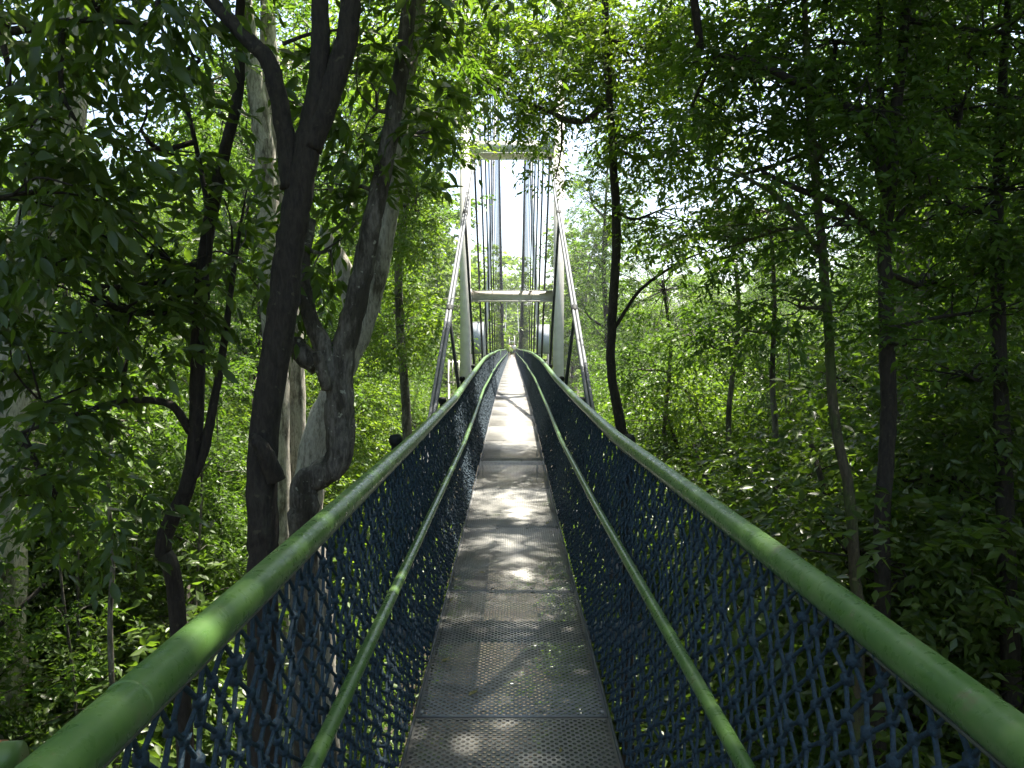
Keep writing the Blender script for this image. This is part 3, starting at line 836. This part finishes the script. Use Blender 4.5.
# bright tree left of the portal
P = rooted(pix([(408, 470), (404, 380), (398, 280), (408, 180), (414, 80), (420, -40)], 20), (-.5, .3))
tree('tree', 'dense bright green tree crowding the left leg of the portal frame', 'tree',
     [(P, [.15, .12, .12, .11, .10, .09, .07, .04])],
     [L(418, 210, 19, 1.15, 1.6, 1.3, 170), L(440, 120, 19, .8, 1.5, .9, 100), L(395, 120, 20, 1.5, 1.6, 1.2, 130), L(405, 320, 20, 1.2, 1.4, 1.0, 110), L(425, 20, 19, 1.5, 1.8, 1.1, 120),
      L(350, 60, 21, 1.6, 1.6, 1.3, 110), L(360, 250, 21, 1.3, 1.5, 1.3, 100)], BARK_GREY, LEAF_BRIGHT, leaf=.13, kind='far', droop=.6, sub=.12)

# --- right side ------------------------------------------------------------
# slender tree right of the portal with the canopy that hangs over the walkway
P = rooted(pix([(624, 470), (620, 425), (611, 372), (612, 320), (616, 240), (613, 170), (608, 80), (604, -20), (600, -160)], 11), (.2, .2))
tree('tree', 'slender wavy dark trunk right of the portal, its fine crown hanging over the walkway', 'tree',
     [(P, [.11, .085, .085, .07, .062, .06, .06, .055, .05, .045, .03]),
      (pix([(613, 330), (640, 290), (680, 262), (710, 250)], 11), [.028, .024, .018, .008]),
      (pix([(608, 100), (580, 122), (545, 110), (500, 90), (460, 60)], [11, 11.5, 12, 12.5, 13]), [.05, .04, .032, .02, .01])],
     [L(600, 60, 11.5, .95, 1.4, .65, 95), L(540, 30, 12.5, .95, 1.4, .55, 90), L(470, 20, 13.5, .95, 1.4, .6, 80), L(640, 130, 11, .7, 1.1, .55, 55), L(560, 105, 12, .45, .8, .3, 26), L(480, 95, 13, .6, .8, .35, 30),
      L(660, 210, 11.5, .7, 1.0, .5, 42), L(690, 40, 11, .9, 1.3, .7, 85), L(610, 215, 11, .25, .4, .3, 8), L(700, 140, 11.2, .7, 1.0, .6, 60),
      L(555, 178, 12.4, .22, .4, .2, 8), L(580, 20, 12.5, .9, 1.3, .6, 80), L(500, 60, 13.2, .8, 1.2, .5, 60), L(440, 50, 14, .9, 1.3, .6, 70), L(530, 120, 12.8, .5, .8, .25, 26), L(640, 60, 12, .9, 1.3, .6, 70), L(640, -120, 11.5, 1.6, 1.6, .7, 60)], BARK_DARK, LEAF_BRIGHT, leaf=.105, kind='mid', droop=.55, tlen=.42, per=9, seed=21, sub=.25)

# mossy crooked trunk
P = rooted(pix([(858, 640), (855, 580), (848, 490), (834, 420), (828, 330), (822, 250), (812, 150), (806, 50), (800, -80)], 7.0), (.05, .1))
tree('tree', 'slim crooked mossy trunk on the right, left of the dark forked one', 'tree',
     [(P, [.08, .06, .054, .05, .047, .044, .041, .038, .034, .028, .016]),
      (pix([(824, 262), (790, 210), (750, 180), (712, 168)], 7), [.026, .022, .016, .008])],
     [L(800, 90, 7.6, .8, 1.0, .5, 36), L(760, 170, 7.6, .6, .9, .4, 26), L(770, 20, 7.4, .7, 1, .5, 32), L(800, -150, 7.2, 1.8, 1.8, .9, 110), L(720, 250, 8.5, .5, .8, .35, 22), L(812, 140, 6.5, .35, .35, .28, 11), L(800, 300, 6.7, .4, .4, .24, 10)], BARK_MOSS, LEAF_MID, leaf=.10, droop=.5, tlen=.36)

# dark forked tree
P = rooted(pix([(878, 680), (882, 600), (882, 520), (888, 420), (886, 330), (884, 250), (890, 180), (897, 100), (905, 20), (912, -100), (920, -260)], 7.2), (0, .1))
tree('tree', 'dark forked tree on the right with wide crooked limbs, tallest of the near right trunks', 'tree',
     [(P, [.105, .085, .076, .072, .07, .068, .068, .062, .056, .048, .04, .026, .018]),
      (pix([(884, 250), (866, 225), (840, 204), (800, 190), (760, 170)], [7.2, 7.1, 7.0, 7, 7]), [.05, .042, .036, .028, .012]),
      (pix([(886, 190), (868, 130), (840, 104), (800, 84), (755, 64), (700, 50)], [7.2, 7.1, 7, 6.9, 6.8, 6.8]), [.055, .046, .042, .036, .028, .01]),
      (pix([(888, 240), (905, 210), (930, 190), (950, 150)], 7.2), [.034, .028, .02, .008]),
      (pix([(884, 130), (878, 60), (880, 0), (884, -60)], 7.3), [.035, .03, .026, .015])],
     [L(740, 70, 7.2, .7, .9, .42, 38), L(830, 40, 7.4, .7, .9, .4, 34), L(900, 40, 7.6, .8, .9, .5, 50), L(960, 100, 7.4, .8, 1.0, .5, 55), L(980, 210, 7.6, .7, 1, .5, 44), L(880, 110, 6.5, .45, .4, .32, 17), L(850, 225, 6.6, .45, .4, .26, 14), L(925, 165, 6.6, .45, .4, .32, 15), L(905, 330, 6.7, .35, .35, .22, 8),
      L(940, 280, 8, .6, .9, .4, 34), L(690, 110, 7.4, .5, .8, .35, 19), L(1010, 30, 7.4, .8, 1, .5, 50), L(860, 150, 8.2, .5, .7, .35, 13), L(1000, 310, 7.6, .5, .8, .35, 26),
      L(860, -160, 6.4, 2.2, 2.4, .9, 120), L(700, -220, 6.0, 1.6, 2.2, .7, 70), L(1000, -160, 6.5, 1.8, 2, .9, 110)], BARK_DARK, LEAF_MID, leaf=.10, droop=.45, tlen=.36, seed=31)

# thick grey trunk further back
P = rooted(pix([(926, 740), (918, 600), (914, 460), (912, 330), (914, 200), (916, 100), (922, 0), (930, -150)], 12), (.1, .2))
tree('tree', 'straight thick grey trunk on the right, standing behind the dark forked tree', 'tree',
     [(P, [.30, .26, .25, .24, .23, .22, .21, .2, .18, .12]), (pix([(914, 210), (940, 140), (960, 60), (975, -40)], 12), [.12, .1, .08, .05])],
     [L(930, -140, 12, 3.0, 2.6, 1.4, 170), L(980, 60, 13, 1.6, 1.6, 1.0, 70), L(860, 0, 13, 1.5, 1.6, .8, 60)], BARK_GREY, LEAF_MID, leaf=.12, kind='far')

# slim dark trunk at the right edge
P = rooted(pix([(1012, 720), (1008, 600), (1004, 480), (1000, 380), (996, 250), (1000, 120), (1010, -40)], 7.6), (.1, .2))
tree('tree', 'dark upright trunk at the right edge with drooping leaf sprays', 'tree',
     [(P, [.12, .095, .09, .085, .075, .065, .055, .045, .02])],
     [L(960, 370, 7.8, .5, .7, .3, 22), L(1015, 430, 7.8, .4, .7, .35, 18), L(1000, 190, 7.6, .7, 1.0, .5, 48), L(940, 440, 8.2, .4, .6, .2, 12), L(1060, 100, 7.6, 1.2, 1.3, .8, 70), L(1080, -160, 7.4, 2, 2, 1, 110)], BARK_DARK, LEAF_DARK, leaf=.11, droop=.5)

# thin saplings on the right, each different
for (pts, d, w, lob, lab) in (
    ([(776, 470), (772, 380), (774, 300), (770, 220)], 11, .045, [(770, 210, .8, .5, 40), (740, 330, .6, .35, 26)], 'thin dark sapling right of the slender wavy trunk, leaves from its middle up'),
    ([(946, 660), (944, 560), (940, 480), (948, 380)], 9, .035, [(950, 380, .6, .35, 26), (930, 460, .45, .22, 14)], 'thin straight sapling between the grey trunk and the right edge'),
    ([(972, 690), (968, 600), (976, 500), (980, 420)], 9.5, .04, [(985, 420, .6, .35, 26)], 'thin sapling with a slight bend near the right edge'),
    ([(735, 520), (728, 420), (738, 320), (732, 230)], 14, .06, [(735, 240, 1.2, .7, 60), (700, 340, .9, .5, 40)], 'slight grey sapling in the middle of the right side greenery'),
    ([(668, 500), (664, 430), (670, 350), (662, 280)], 17, .06, [(665, 290, 1.2, .9, 70), (640, 370, .9, .6, 44)], 'light green sapling right behind the slender wavy trunk'),
    ([(110, 640), (112, 560), (108, 480), (114, 420)], 8.5, .03, [(110, 420, .6, .3, 22), (90, 500, .5, .3, 18)], 'thin tan sapling stem under the spreading left branch')):
    P = rooted(pix(pts, d), (.1, .1)); n = len(P)
    tree('sapling', lab, 'sapling', [(P, list(np.linspace(w * 1.3, w * .5, n)))], [L(a, b, d, r, r, rz, k_) for (a, b, r, rz, k_) in lob], BARK_GREY, LEAF_MID, leaf=.11, kind='mid', tlen=.38)

# --- tall trees, their mostly unseen canopies added to shade the deck and forest -----
for (x, y, bx, r, lob, lab) in (
    (4.6, 1.0, .9, .26, [((3.2, -1.0, 10.2), (2.6, 2.8, 1.1), 200), ((.8, -2.6, 11), (2.2, 2.4, 1.0), 120), ((.4, 2.2, 11.6), (1.8, 2.4, .8), 130), ((4.2, 2.6, 9.4), (2.2, 2.4, 1.0), 150), ((2.4, 3.6, 10.4), (2.2, 2.2, .9), 190)], 'tall leafy tree right of the camera whose canopy shades the near deck'),
    (6.4, 6.0, .8, .28, [((5.0, 5.4, 10.0), (2.6, 2.4, 1.2), 200), ((2.2, 5.2, 10.6), (2.0, 2.0, .9), 120), ((7.4, 8.2, 9.6), (2.4, 2.4, 1.2), 190), ((1.6, 8.4, 10.8), (2.2, 2.0, .9), 170), ((4.6, 9.6, 11.2), (2.4, 2.2, 1.0), 200), ((8.4, 12.4, 10.8), (2.6, 2.4, 1.3), 220), ((11.0, 8.6, 10.0), (2.4, 2.6, 1.3), 200)], 'tall leafy tree beside the right handrail whose canopy shades the deck ahead'),
    (-4.4, 2.2, -.8, .26, [((-3.0, 2.0, 10.4), (2.6, 2.6, 1.1), 190), ((-.6, 2.6, 11.2), (2.0, 2.0, .9), 120), ((-4.8, 5.2, 10.0), (2.4, 2.4, 1.1), 170)], 'tall leafy tree left of the camera whose canopy meets the one opposite'),
    (-7.4, 7.6, -.6, .27, [((-6.6, 7.4, 10.6), (2.6, 2.6, 1.2), 190), ((-8.6, 4.4, 10.0), (2.6, 2.6, 1.2), 190), ((-3.2, 8.4, 11.4), (2.0, 1.9, .9), 130), ((-5.6, 11.2, 11.2), (2.4, 2.2, 1.1), 190), ((-4.9, 13.2, 11.8), (1.9, 1.8, .9), 140), ((-9.4, 10.6, 10.6), (2.4, 2.4, 1.2), 200)], 'tall leafy tree over the left thickets with a broad flat canopy'),
    (-9.6, 15.4, -.8, .25, [((-7.6, 14.6, 12.0), (2.6, 2.2, 1.2), 210), ((-10.6, 13.0, 11.4), (2.4, 2.4, 1.2), 190), ((-5.2, 17.4, 13.4), (2.2, 2.0, 1.1), 150), ((-11.6, 16.6, 12.2), (2.4, 2.4, 1.2), 170)], 'tall straight tree far over on the left holding a flat canopy above the thickets'),
    (10.4, 21.0, .8, .27, [((6.4, 18.2, 12.4), (2.2, 2.0, .9), 110), ((9.6, 20.0, 12.0), (2.6, 2.4, 1.1), 150), ((12.4, 23.4, 12.2), (2.8, 2.6, 1.3), 240), ((11.6, 17.0, 11.2), (2.6, 2.4, 1.3), 220), ((14.6, 19.4, 11.6), (2.6, 2.6, 1.4), 220)], 'tall broad tree deep on the right, its canopy above the forked dark tree')):
    P = [np.array([x + bx, y, ground_z(x + bx, y) - .2]), np.array([x + bx * .8, y, 0]), np.array([x + bx * .5, y, 5.0]), np.array([x, y, 9.6])]
    tree('tree', lab, 'tree', [(P, [r, r * .8, r * .65, r * .3])], lob, BARK_DARK, LEAF_MID, leaf=.188, kind='far', droop=.5, sub=.15)

# ------------------------------------------------------------------ repeated forest trees and shrubs
def proto_tree(name, seed, h, crown_lo, r, leafm, bark, leaf=.15, n=420, kind='far'):
    rng = np.random.default_rng(seed)
    root = empty(name, (0, 0, 0))
    P = np.array([[0, 0, -.3], [rng.normal(0, .2), rng.normal(0, .2), h * .3], [rng.normal(0, .4), rng.normal(0, .4), h * .65], [rng.normal(0, .5), rng.normal(0, .5), h * .97]])
    C = catmull(P, 7); mb = MB()
    w = .011 * h + .03
    tube(mb, C, np.linspace(w, w * .25, len(C)), 10, .08, rng)
    lm = MB()
    k = 9
    for i in range(k):
        f = (i + .5) / k
        zc = h * (crown_lo + (1 - crown_lo) * f)
        rr = r * (.55 + .55 * math.sin(math.pi * (f * .85 + .1))) * rng.uniform(.8, 1.15)
        a = i * 2.4 + rng.uniform(-.5, .5); off = r * .55 * (1 - .5 * f)
        c = np.array([math.cos(a) * off, math.sin(a) * off, zc])
        lr = np.array([rr * .72, rr * .72, h * (1 - crown_lo) / k * 1.25])
        pts, u = lobe_points(c, lr, n // k, rng, .3)
        b = C[np.argmin(np.abs(C[:, 2] - (zc - .08 * h)))]
        Lp = catmull([b, (b + c) / 2 + rng.normal(0, .15, 3), c], 4)
        tube(mb, Lp, np.linspace(w * .4, w * .12, len(Lp)), 5, 0, rng)
        for q in pts[:: 8]:
            s_ = Lp[rng.integers(4, len(Lp))]
            tube(mb, np.array([s_, (s_ + q) / 2 + rng.normal(0, .12, 3), q]), np.array([w * .12, w * .08, .006]), 4, 0, rng, caps=False)
        leaf_mass(lm, pts, u, 5, 9, .62, leaf, kind, .6, .9, rng, False)
    link('trunk', mb.mesh('trunk', True), root, bark)
    link('crown', lm.mesh('crown', False, True), root, leafm)
    return root

protos = {
    'dark': [proto_tree('forest_tree', 101, 13, .30, 2.6, LEAF_DARK, BARK_DARK), proto_tree('forest_tree', 102, 16, .38, 3.0, LEAF_DARK, BARK_GREY, n=520)],
    'mid': [proto_tree('forest_tree', 103, 12, .22, 2.7, LEAF_MID, BARK_GREY), proto_tree('forest_tree', 104, 17, .35, 3.1, LEAF_MID, BARK_DARK, n=540)],
    'bright': [proto_tree('forest_tree', 105, 10, .15, 2.6, LEAF_BRIGHT, BARK_GREY), proto_tree('forest_tree', 106, 14, .25, 2.8, LEAF_BRIGHT, BARK_PALE, n=480)],
    'shrub': [proto_tree('shrub', 107, 3.6, .08, 1.5, LEAF_MID, BARK_DARK, .13, 230), proto_tree('shrub', 108, 4.6, .08, 1.7, LEAF_BRIGHT, BARK_DARK, .13, 260), proto_tree('shrub', 109, 3.8, .05, 1.6, LEAF_DARK, BARK_DARK, .15, 240)],
    'tall': [proto_tree('tall_bush', 112, 7.4, .06, 2.0, LEAF_DARK, BARK_DARK, .14, 560), proto_tree('tall_bush', 113, 6.8, .05, 1.9, LEAF_MID, BARK_DARK, .13, 560)],
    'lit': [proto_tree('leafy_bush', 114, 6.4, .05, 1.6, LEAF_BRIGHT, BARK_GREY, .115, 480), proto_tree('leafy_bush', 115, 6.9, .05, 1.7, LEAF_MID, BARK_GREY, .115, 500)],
    'far': [proto_tree('far_tree', 110, 22, .15, 5.5, LEAF_FAR, BARK_GREY, .42, 520), proto_tree('far_tree', 111, 27, .2, 6.0, LEAF_FAR, BARK_PALE, .45, 560)],
}
used = set()
def plant(kind, i, x, y, label, cat, group, s=1.0, dz=0.0):
    p = protos[kind][i % len(protos[kind])]
    if p.name not in used:
        used.add(p.name); o = p
    else: o = copy_tree(p)
    o.location = (x, y, float(ground_z(x, y)) + dz); o.rotation_euler = (0, 0, random.uniform(0, 6.28)); o.scale = (s, s, s * random.uniform(.9, 1.12))
    tag(o, label, cat, group)
    return o

rr = random.Random(8)
def jitter_grid(x0, x1, y0, y1, step, j=.42):
    out = []
    x = x0
    while x < x1:
        y = y0
        while y < y1:
            out.append((x + rr.uniform(-j, j) * step, y + rr.uniform(-j, j) * step)); y += step
        x += step
    return out
def sight_clear(x, y, m=0.0):
    return abs(x) > 3.2 + m + .035 * max(0, y - 12)

for (x, y) in jitter_grid(-30, -4, 13, 52, 4.6):
    if not sight_clear(x, y, 1.2 if y > 22 else .6): continue
    k_ = rr.choice(['mid', 'mid', 'dark', 'bright', 'bright'])
    plant(k_, rr.randrange(2), x, y, 'leafy forest tree massed with others left of the walkway, behind the near trunks', 'tree', 'forest trees left of the walkway', rr.uniform(.8, 1.15) * (.66 if (.48 < -x / y < .68) else 1))
for (x, y) in jitter_grid(5, 30, 14, 52, 4.6):
    if not sight_clear(x, y, 2.6 if y > 20 else 1.2): continue
    k_ = rr.choice(['mid', 'dark', 'mid', 'bright']) if y > 32 else rr.choice(['dark', 'dark', 'mid'])
    plant(k_, rr.randrange(2), x, y, 'leafy forest tree massed with others right of the walkway, behind the near trunks', 'tree', 'forest trees right of the walkway', rr.uniform(.8, 1.15) * (.62 if .12 < x / y < .48 else 1))
# trees beside and behind the camera that shade the near forest
for (x, y) in ((8.5, 6), (11, 10.5), (9.5, 1.5), (13, 5), (12, -3), (7.5, -6), (15, 12), (16, 0), (4.5, -10), (-4, -9), (-9, -6), (-11, 2), (-12, 8), (-10, -13), (10, -11)):
    plant('dark' if x > 0 else 'mid', rr.randrange(2), x, y, 'dense forest tree close by on the %s, its crown shading the near greenery' % ('right' if x > 0 else 'left'), 'tree', 'near shading trees on the %s' % ('right' if x > 0 else 'left'), rr.uniform(.9, 1.1))
# undergrowth shrubs
for (x, y) in jitter_grid(-16, -2.6, 6.5, 24, 2.4):
    plant('shrub', rr.choice([0, 2, 2, 1] if y < 13 else [0, 1, 1, 2]), x, y, 'bushy undergrowth shrub on the forest floor left of the walkway', 'shrub', 'undergrowth shrubs left of the walkway', rr.uniform(.8, 1.25))
for (x, y) in jitter_grid(3.2, 17, 7, 24, 2.6):
    plant('shrub', rr.choice([0, 2, 2]), x, y, 'bushy undergrowth shrub on the forest floor right of the walkway', 'shrub', 'undergrowth shrubs right of the walkway', rr.uniform(.8, 1.2))
for (x, y) in jitter_grid(4.4, 15, 8.5, 19, 2.5):
    plant('tall', rr.choice([0, 0, 1]), max(x, 3.9), y, 'tall dark understorey bush rising between the trunks right of the walkway', 'bush', 'tall understorey bushes right of the walkway', rr.uniform(.85, 1.12))
for (x, y) in jitter_grid(7, 18, 19, 34, 3.0):
    plant('tall', rr.choice([0, 0, 0, 1]), x + .03 * (y - 18), y, 'tall dark understorey bush rising between the trunks right of the walkway', 'bush', 'tall understorey bushes right of the walkway', rr.uniform(1.0, 1.25))
for (x, y) in jitter_grid(-13.5, -4.6, 8.5, 16, 2.7):
    plant('tall', rr.choice([0, 1, 1]), min(x, -4.2), y, 'tall understorey bush rising between the trunks left of the walkway', 'bush', 'tall understorey bushes left of the walkway', rr.uniform(.7, .95))
for (x, y) in jitter_grid(3.9, 6.6, 18, 44, 2.6):
    x = max(x, 3.7) + .03 * (y - 18)
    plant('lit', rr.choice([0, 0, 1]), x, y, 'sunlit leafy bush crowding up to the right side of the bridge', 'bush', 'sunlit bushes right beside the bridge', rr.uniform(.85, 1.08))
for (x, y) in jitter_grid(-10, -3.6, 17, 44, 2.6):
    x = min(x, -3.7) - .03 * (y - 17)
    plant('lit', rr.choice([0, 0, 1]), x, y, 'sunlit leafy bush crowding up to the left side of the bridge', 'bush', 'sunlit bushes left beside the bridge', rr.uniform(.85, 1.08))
for (x, y) in jitter_grid(-40, 40, 54, 76, 5.5):
    if abs(x) < 6 + .04 * (y - 50): continue
    plant(rr.choice(['bright', 'mid']), rr.randrange(2), x, y, 'light green forest tree standing well behind the portal frame', 'tree', 'light green trees behind the portal', rr.uniform(.9, 1.3) * (.7 if .12 < x / y < .48 else 1))
def stem_proto():
    root = empty('thin_stem', (0, 0, 0)); rng = np.random.default_rng(5)
    P = catmull(np.array([[0, 0, -.3], [.06, .03, 2.2], [-.05, .08, 4.6], [.10, -.04, 7.0], [.05, .06, 8.8]]), 7)
    mb = MB(); tube(mb, P, np.linspace(.034, .010, len(P)), 7, .05, rng)
    lm = MB()
    for zc, n in ((6.2, 10), (7.3, 14), (8.5, 16)):
        pts, u = lobe_points((0, 0, zc), (.55, .55, .4), n, rng, .2)
        for q in pts[::3]: tube(mb, np.array([[0.03, 0, zc - .3], q * .5 + np.array([0, 0, zc * .5 - .1]), q]), np.array([.008, .006, .004]), 4, 0, rng, caps=False)
        leaf_mass(lm, pts, u, 4, 8, .4, .11, 'mid', .6, .9, rng, False)
    link('trunk', mb.mesh('trunk', True), root, BARK_GREY); link('crown', lm.mesh('crown', False, True), root, LEAF_MID)
    return root
protos['stem'] = [stem_proto()]
for q in range(26):
    plant('stem', 0, rr.uniform(4.2, 11.5), rr.uniform(8.0, 17), 'thin straight stem of a young tree in the dark understorey right of the walkway', 'young tree', 'thin stems right of the walkway', rr.uniform(.7, 1.15))
for q in range(15):
    plant('stem', 0, rr.uniform(-10.5, -4.2), rr.uniform(8.5, 16), 'thin stem of a young tree in the thicket left of the walkway', 'young tree', 'thin stems left of the walkway', rr.uniform(.65, 1.0))
# far trees along the valley, seen through and beside the portal
for (x, y) in ((-9, 66), (-17, 60), (-26, 68), (-34, 58), (-8, 84), (-20, 88), (-34, 84), (11, 64), (19, 58), (28, 66), (36, 58), (10, 82), (20, 88), (34, 84), (-7, 108), (8, 106), (-16, 116), (17, 118), (-30, 116), (32, 116), (9.5, 100), (13, 108), (-48, 66), (48, 66), (-52, 90), (52, 90)):
    plant('far', rr.randrange(2), x, y, 'tall pale green tree far beyond the portal frame', 'tree', 'far trees beyond the portal frame', rr.uniform(.75, 1.0) * (.55 if x > 0 and .1 < x / y < .5 else 1))

# distant wood closing the valley
def distant_wood():
    rng = np.random.default_rng(77); lm = MB()
    for a in np.linspace(-62, 62, 70):
        d = rng.uniform(150, 215); x = d * math.sin(math.radians(a)); y = d * math.cos(math.radians(a))
        h = rng.uniform(20, 30)
        g = float(ground_z(x, y)) if abs(x) < 60 else -2
        for q in range(3):
            pts, u = lobe_points((x + rng.normal(0, 5), y + rng.normal(0, 5), g * .3 - 5 + h * (.25 + .27 * q)), (7, 6, h * .22), 60, rng, .5)
            leaf_mass(lm, pts, u, 4, 6, 2.0, 1.1, 'far', .5, .9, rng, False)
    tag(link('distant_forest', lm.mesh('distant_forest', False, True), None, LEAF_FAR), 'pale wooded hillside closing the valley beyond the bridge', None, None, 'stuff')
distant_wood()

# low ground cover
def ground_cover():
    rng = np.random.default_rng(78); lm = MB()
    n = 5200
    x = rng.uniform(-18, 18, n); y = rng.uniform(4, 34, n)
    k = np.abs(x) > 1.7; x, y = x[k], y[k]; n = len(x)
    z = ground_z(x, y) + rng.uniform(.05, .5, n)
    pts = np.stack([x, y, z], 1); u = np.tile([0, 0, 1.0], (n, 1))
    leaf_mass(lm, pts, u, 4, 6, .5, .15, 'far', .6, 1.0, rng, False)
    tag(link('ground_cover', lm.mesh('ground_cover', False, True), None, LEAF_MID), 'low leafy ground cover on the forest floor under the trees', None, None, 'stuff')
ground_cover()

# a few fallen leaves on the deck
LITTER = simple('fallen_leaf', (.22, .19, .06), .7, noise=.4, nscale=60)
for (px, py, d, sz, lab) in ((452, 556, 6.2, .07, 'curled brown fallen leaf at the left edge of the deck, before the dappled sun'), (478, 577, 5.6, .06, 'pale yellow fallen leaf on the deck just beyond the plate seam'), (441, 663, 4.0, .06, 'green fallen leaf flat on the deck near its left edge'),
                        (468, 705, 3.6, .07, 'green scrap of leaf on the near deck below the sunlit patch'), (546, 529, 7.1, .06, 'small fallen leaf by the right edge of the deck')):
    p = at(px, py, d); z = rise(p[1]) + .006
    V = LEAF_BIG_V.copy() * sz; V[:, 2] = np.abs(V[:, 2]) * 1.4
    mb = MB()
    for f in LEAF_BIG_F: mb.add_array(V if mb.n == 0 else np.zeros((0, 3)), f if mb.n == 0 else f - mb.n)
    o = link('fallen_leaf', mb.mesh('fallen_leaf'), None, LITTER); o.location = (p[0], p[1], z); o.rotation_euler = (0, 0, random.uniform(0, 6))
    tag(o, lab, 'leaf')

src = [o for o in COL.objects if o.name.startswith('fallen_leaf')][1]
for q in range(34):
    y = rr.uniform(2.6, 13); e = rr.random()
    x = rr.choice((-1, 1)) * (.40 - .1 * e * e * rr.random()) if rr.random() < .7 else rr.uniform(-.38, .38)
    o = src.copy(); COL.objects.link(o); o.location = (x, y, rise(y) + .007); o.rotation_euler = (rr.uniform(-.1, .1), rr.uniform(-.1, .1), rr.uniform(0, 6.28)); k_ = rr.uniform(.2, .75); o.scale = (k_, k_, k_)
    tag(o, 'tiny dry leaf scrap lying on the steel deck', 'leaf', 'tiny leaf scraps on the deck')

# ------------------------------------------------------------------ humid air over the valley
def haze():
    mb = MB(); box(mb, (0, 120, 28), (520, 420, 76))
    m, nt, out = new_mat('humid_air')
    v = N(nt, 'ShaderNodeVolumePrincipled')
    v.inputs['Color'].default_value = (.93, .96, .95, 1); v.inputs['Density'].default_value = HAZE; v.inputs['Anisotropy'].default_value = .35
    nt.links.new(v.outputs[0], out.inputs['Volume'])
    tag(link('haze', mb.mesh('haze'), None, m), 'thin bright haze in the air over the valley', None, None, 'stuff')
HAZE = .0004
haze()

# ------------------------------------------------------------------ light
SUN = np.array([.18, .26, .93]); SUN = SUN / np.linalg.norm(SUN)
elev = math.asin(SUN[2]); az = math.atan2(SUN[0], SUN[1])
w = bpy.data.worlds.new('World'); S.world = w; w.use_nodes = True
nt = w.node_tree
sky = nt.nodes.new('ShaderNodeTexSky'); sky.sky_type = 'NISHITA'; sky.sun_disc = False
sky.sun_elevation = elev; sky.sun_rotation = az; sky.air_density = 1.0; sky.dust_density = 3.0; sky.ozone_density = 1.0
bg = nt.nodes['Background']; bg.inputs[1].default_value = .10
nt.links.new(sky.outputs[0], bg.inputs[0])
sl = bpy.data.lights.new('sun', 'SUN'); sl.energy = 5.0; sl.angle = math.radians(.55); sl.color = (1, .94, .83)
so = bpy.data.objects.new('sun', sl); COL.objects.link(so)
so.rotation_mode = 'QUATERNION'; so.rotation_quaternion = Vector((0, 0, 1)).rotation_difference(Vector(SUN))
so.location = (20, -20, 60)

S.view_settings.view_transform = 'Standard'; S.view_settings.look = 'None'
S.view_settings.exposure = 2.12; S.view_settings.gamma = 1.0
try: S.view_settings.use_curve_mapping = False
except Exception: pass
S.render.engine = 'CYCLES'
c = S.cycles
c.use_denoising = True; c.denoiser = 'OPENIMAGEDENOISE'
c.max_bounces = 7; c.diffuse_bounces = 4; c.glossy_bounces = 3; c.transmission_bounces = 5; c.transparent_max_bounces = 10
c.caustics_reflective = False; c.caustics_refractive = False; c.sample_clamp_indirect = 6
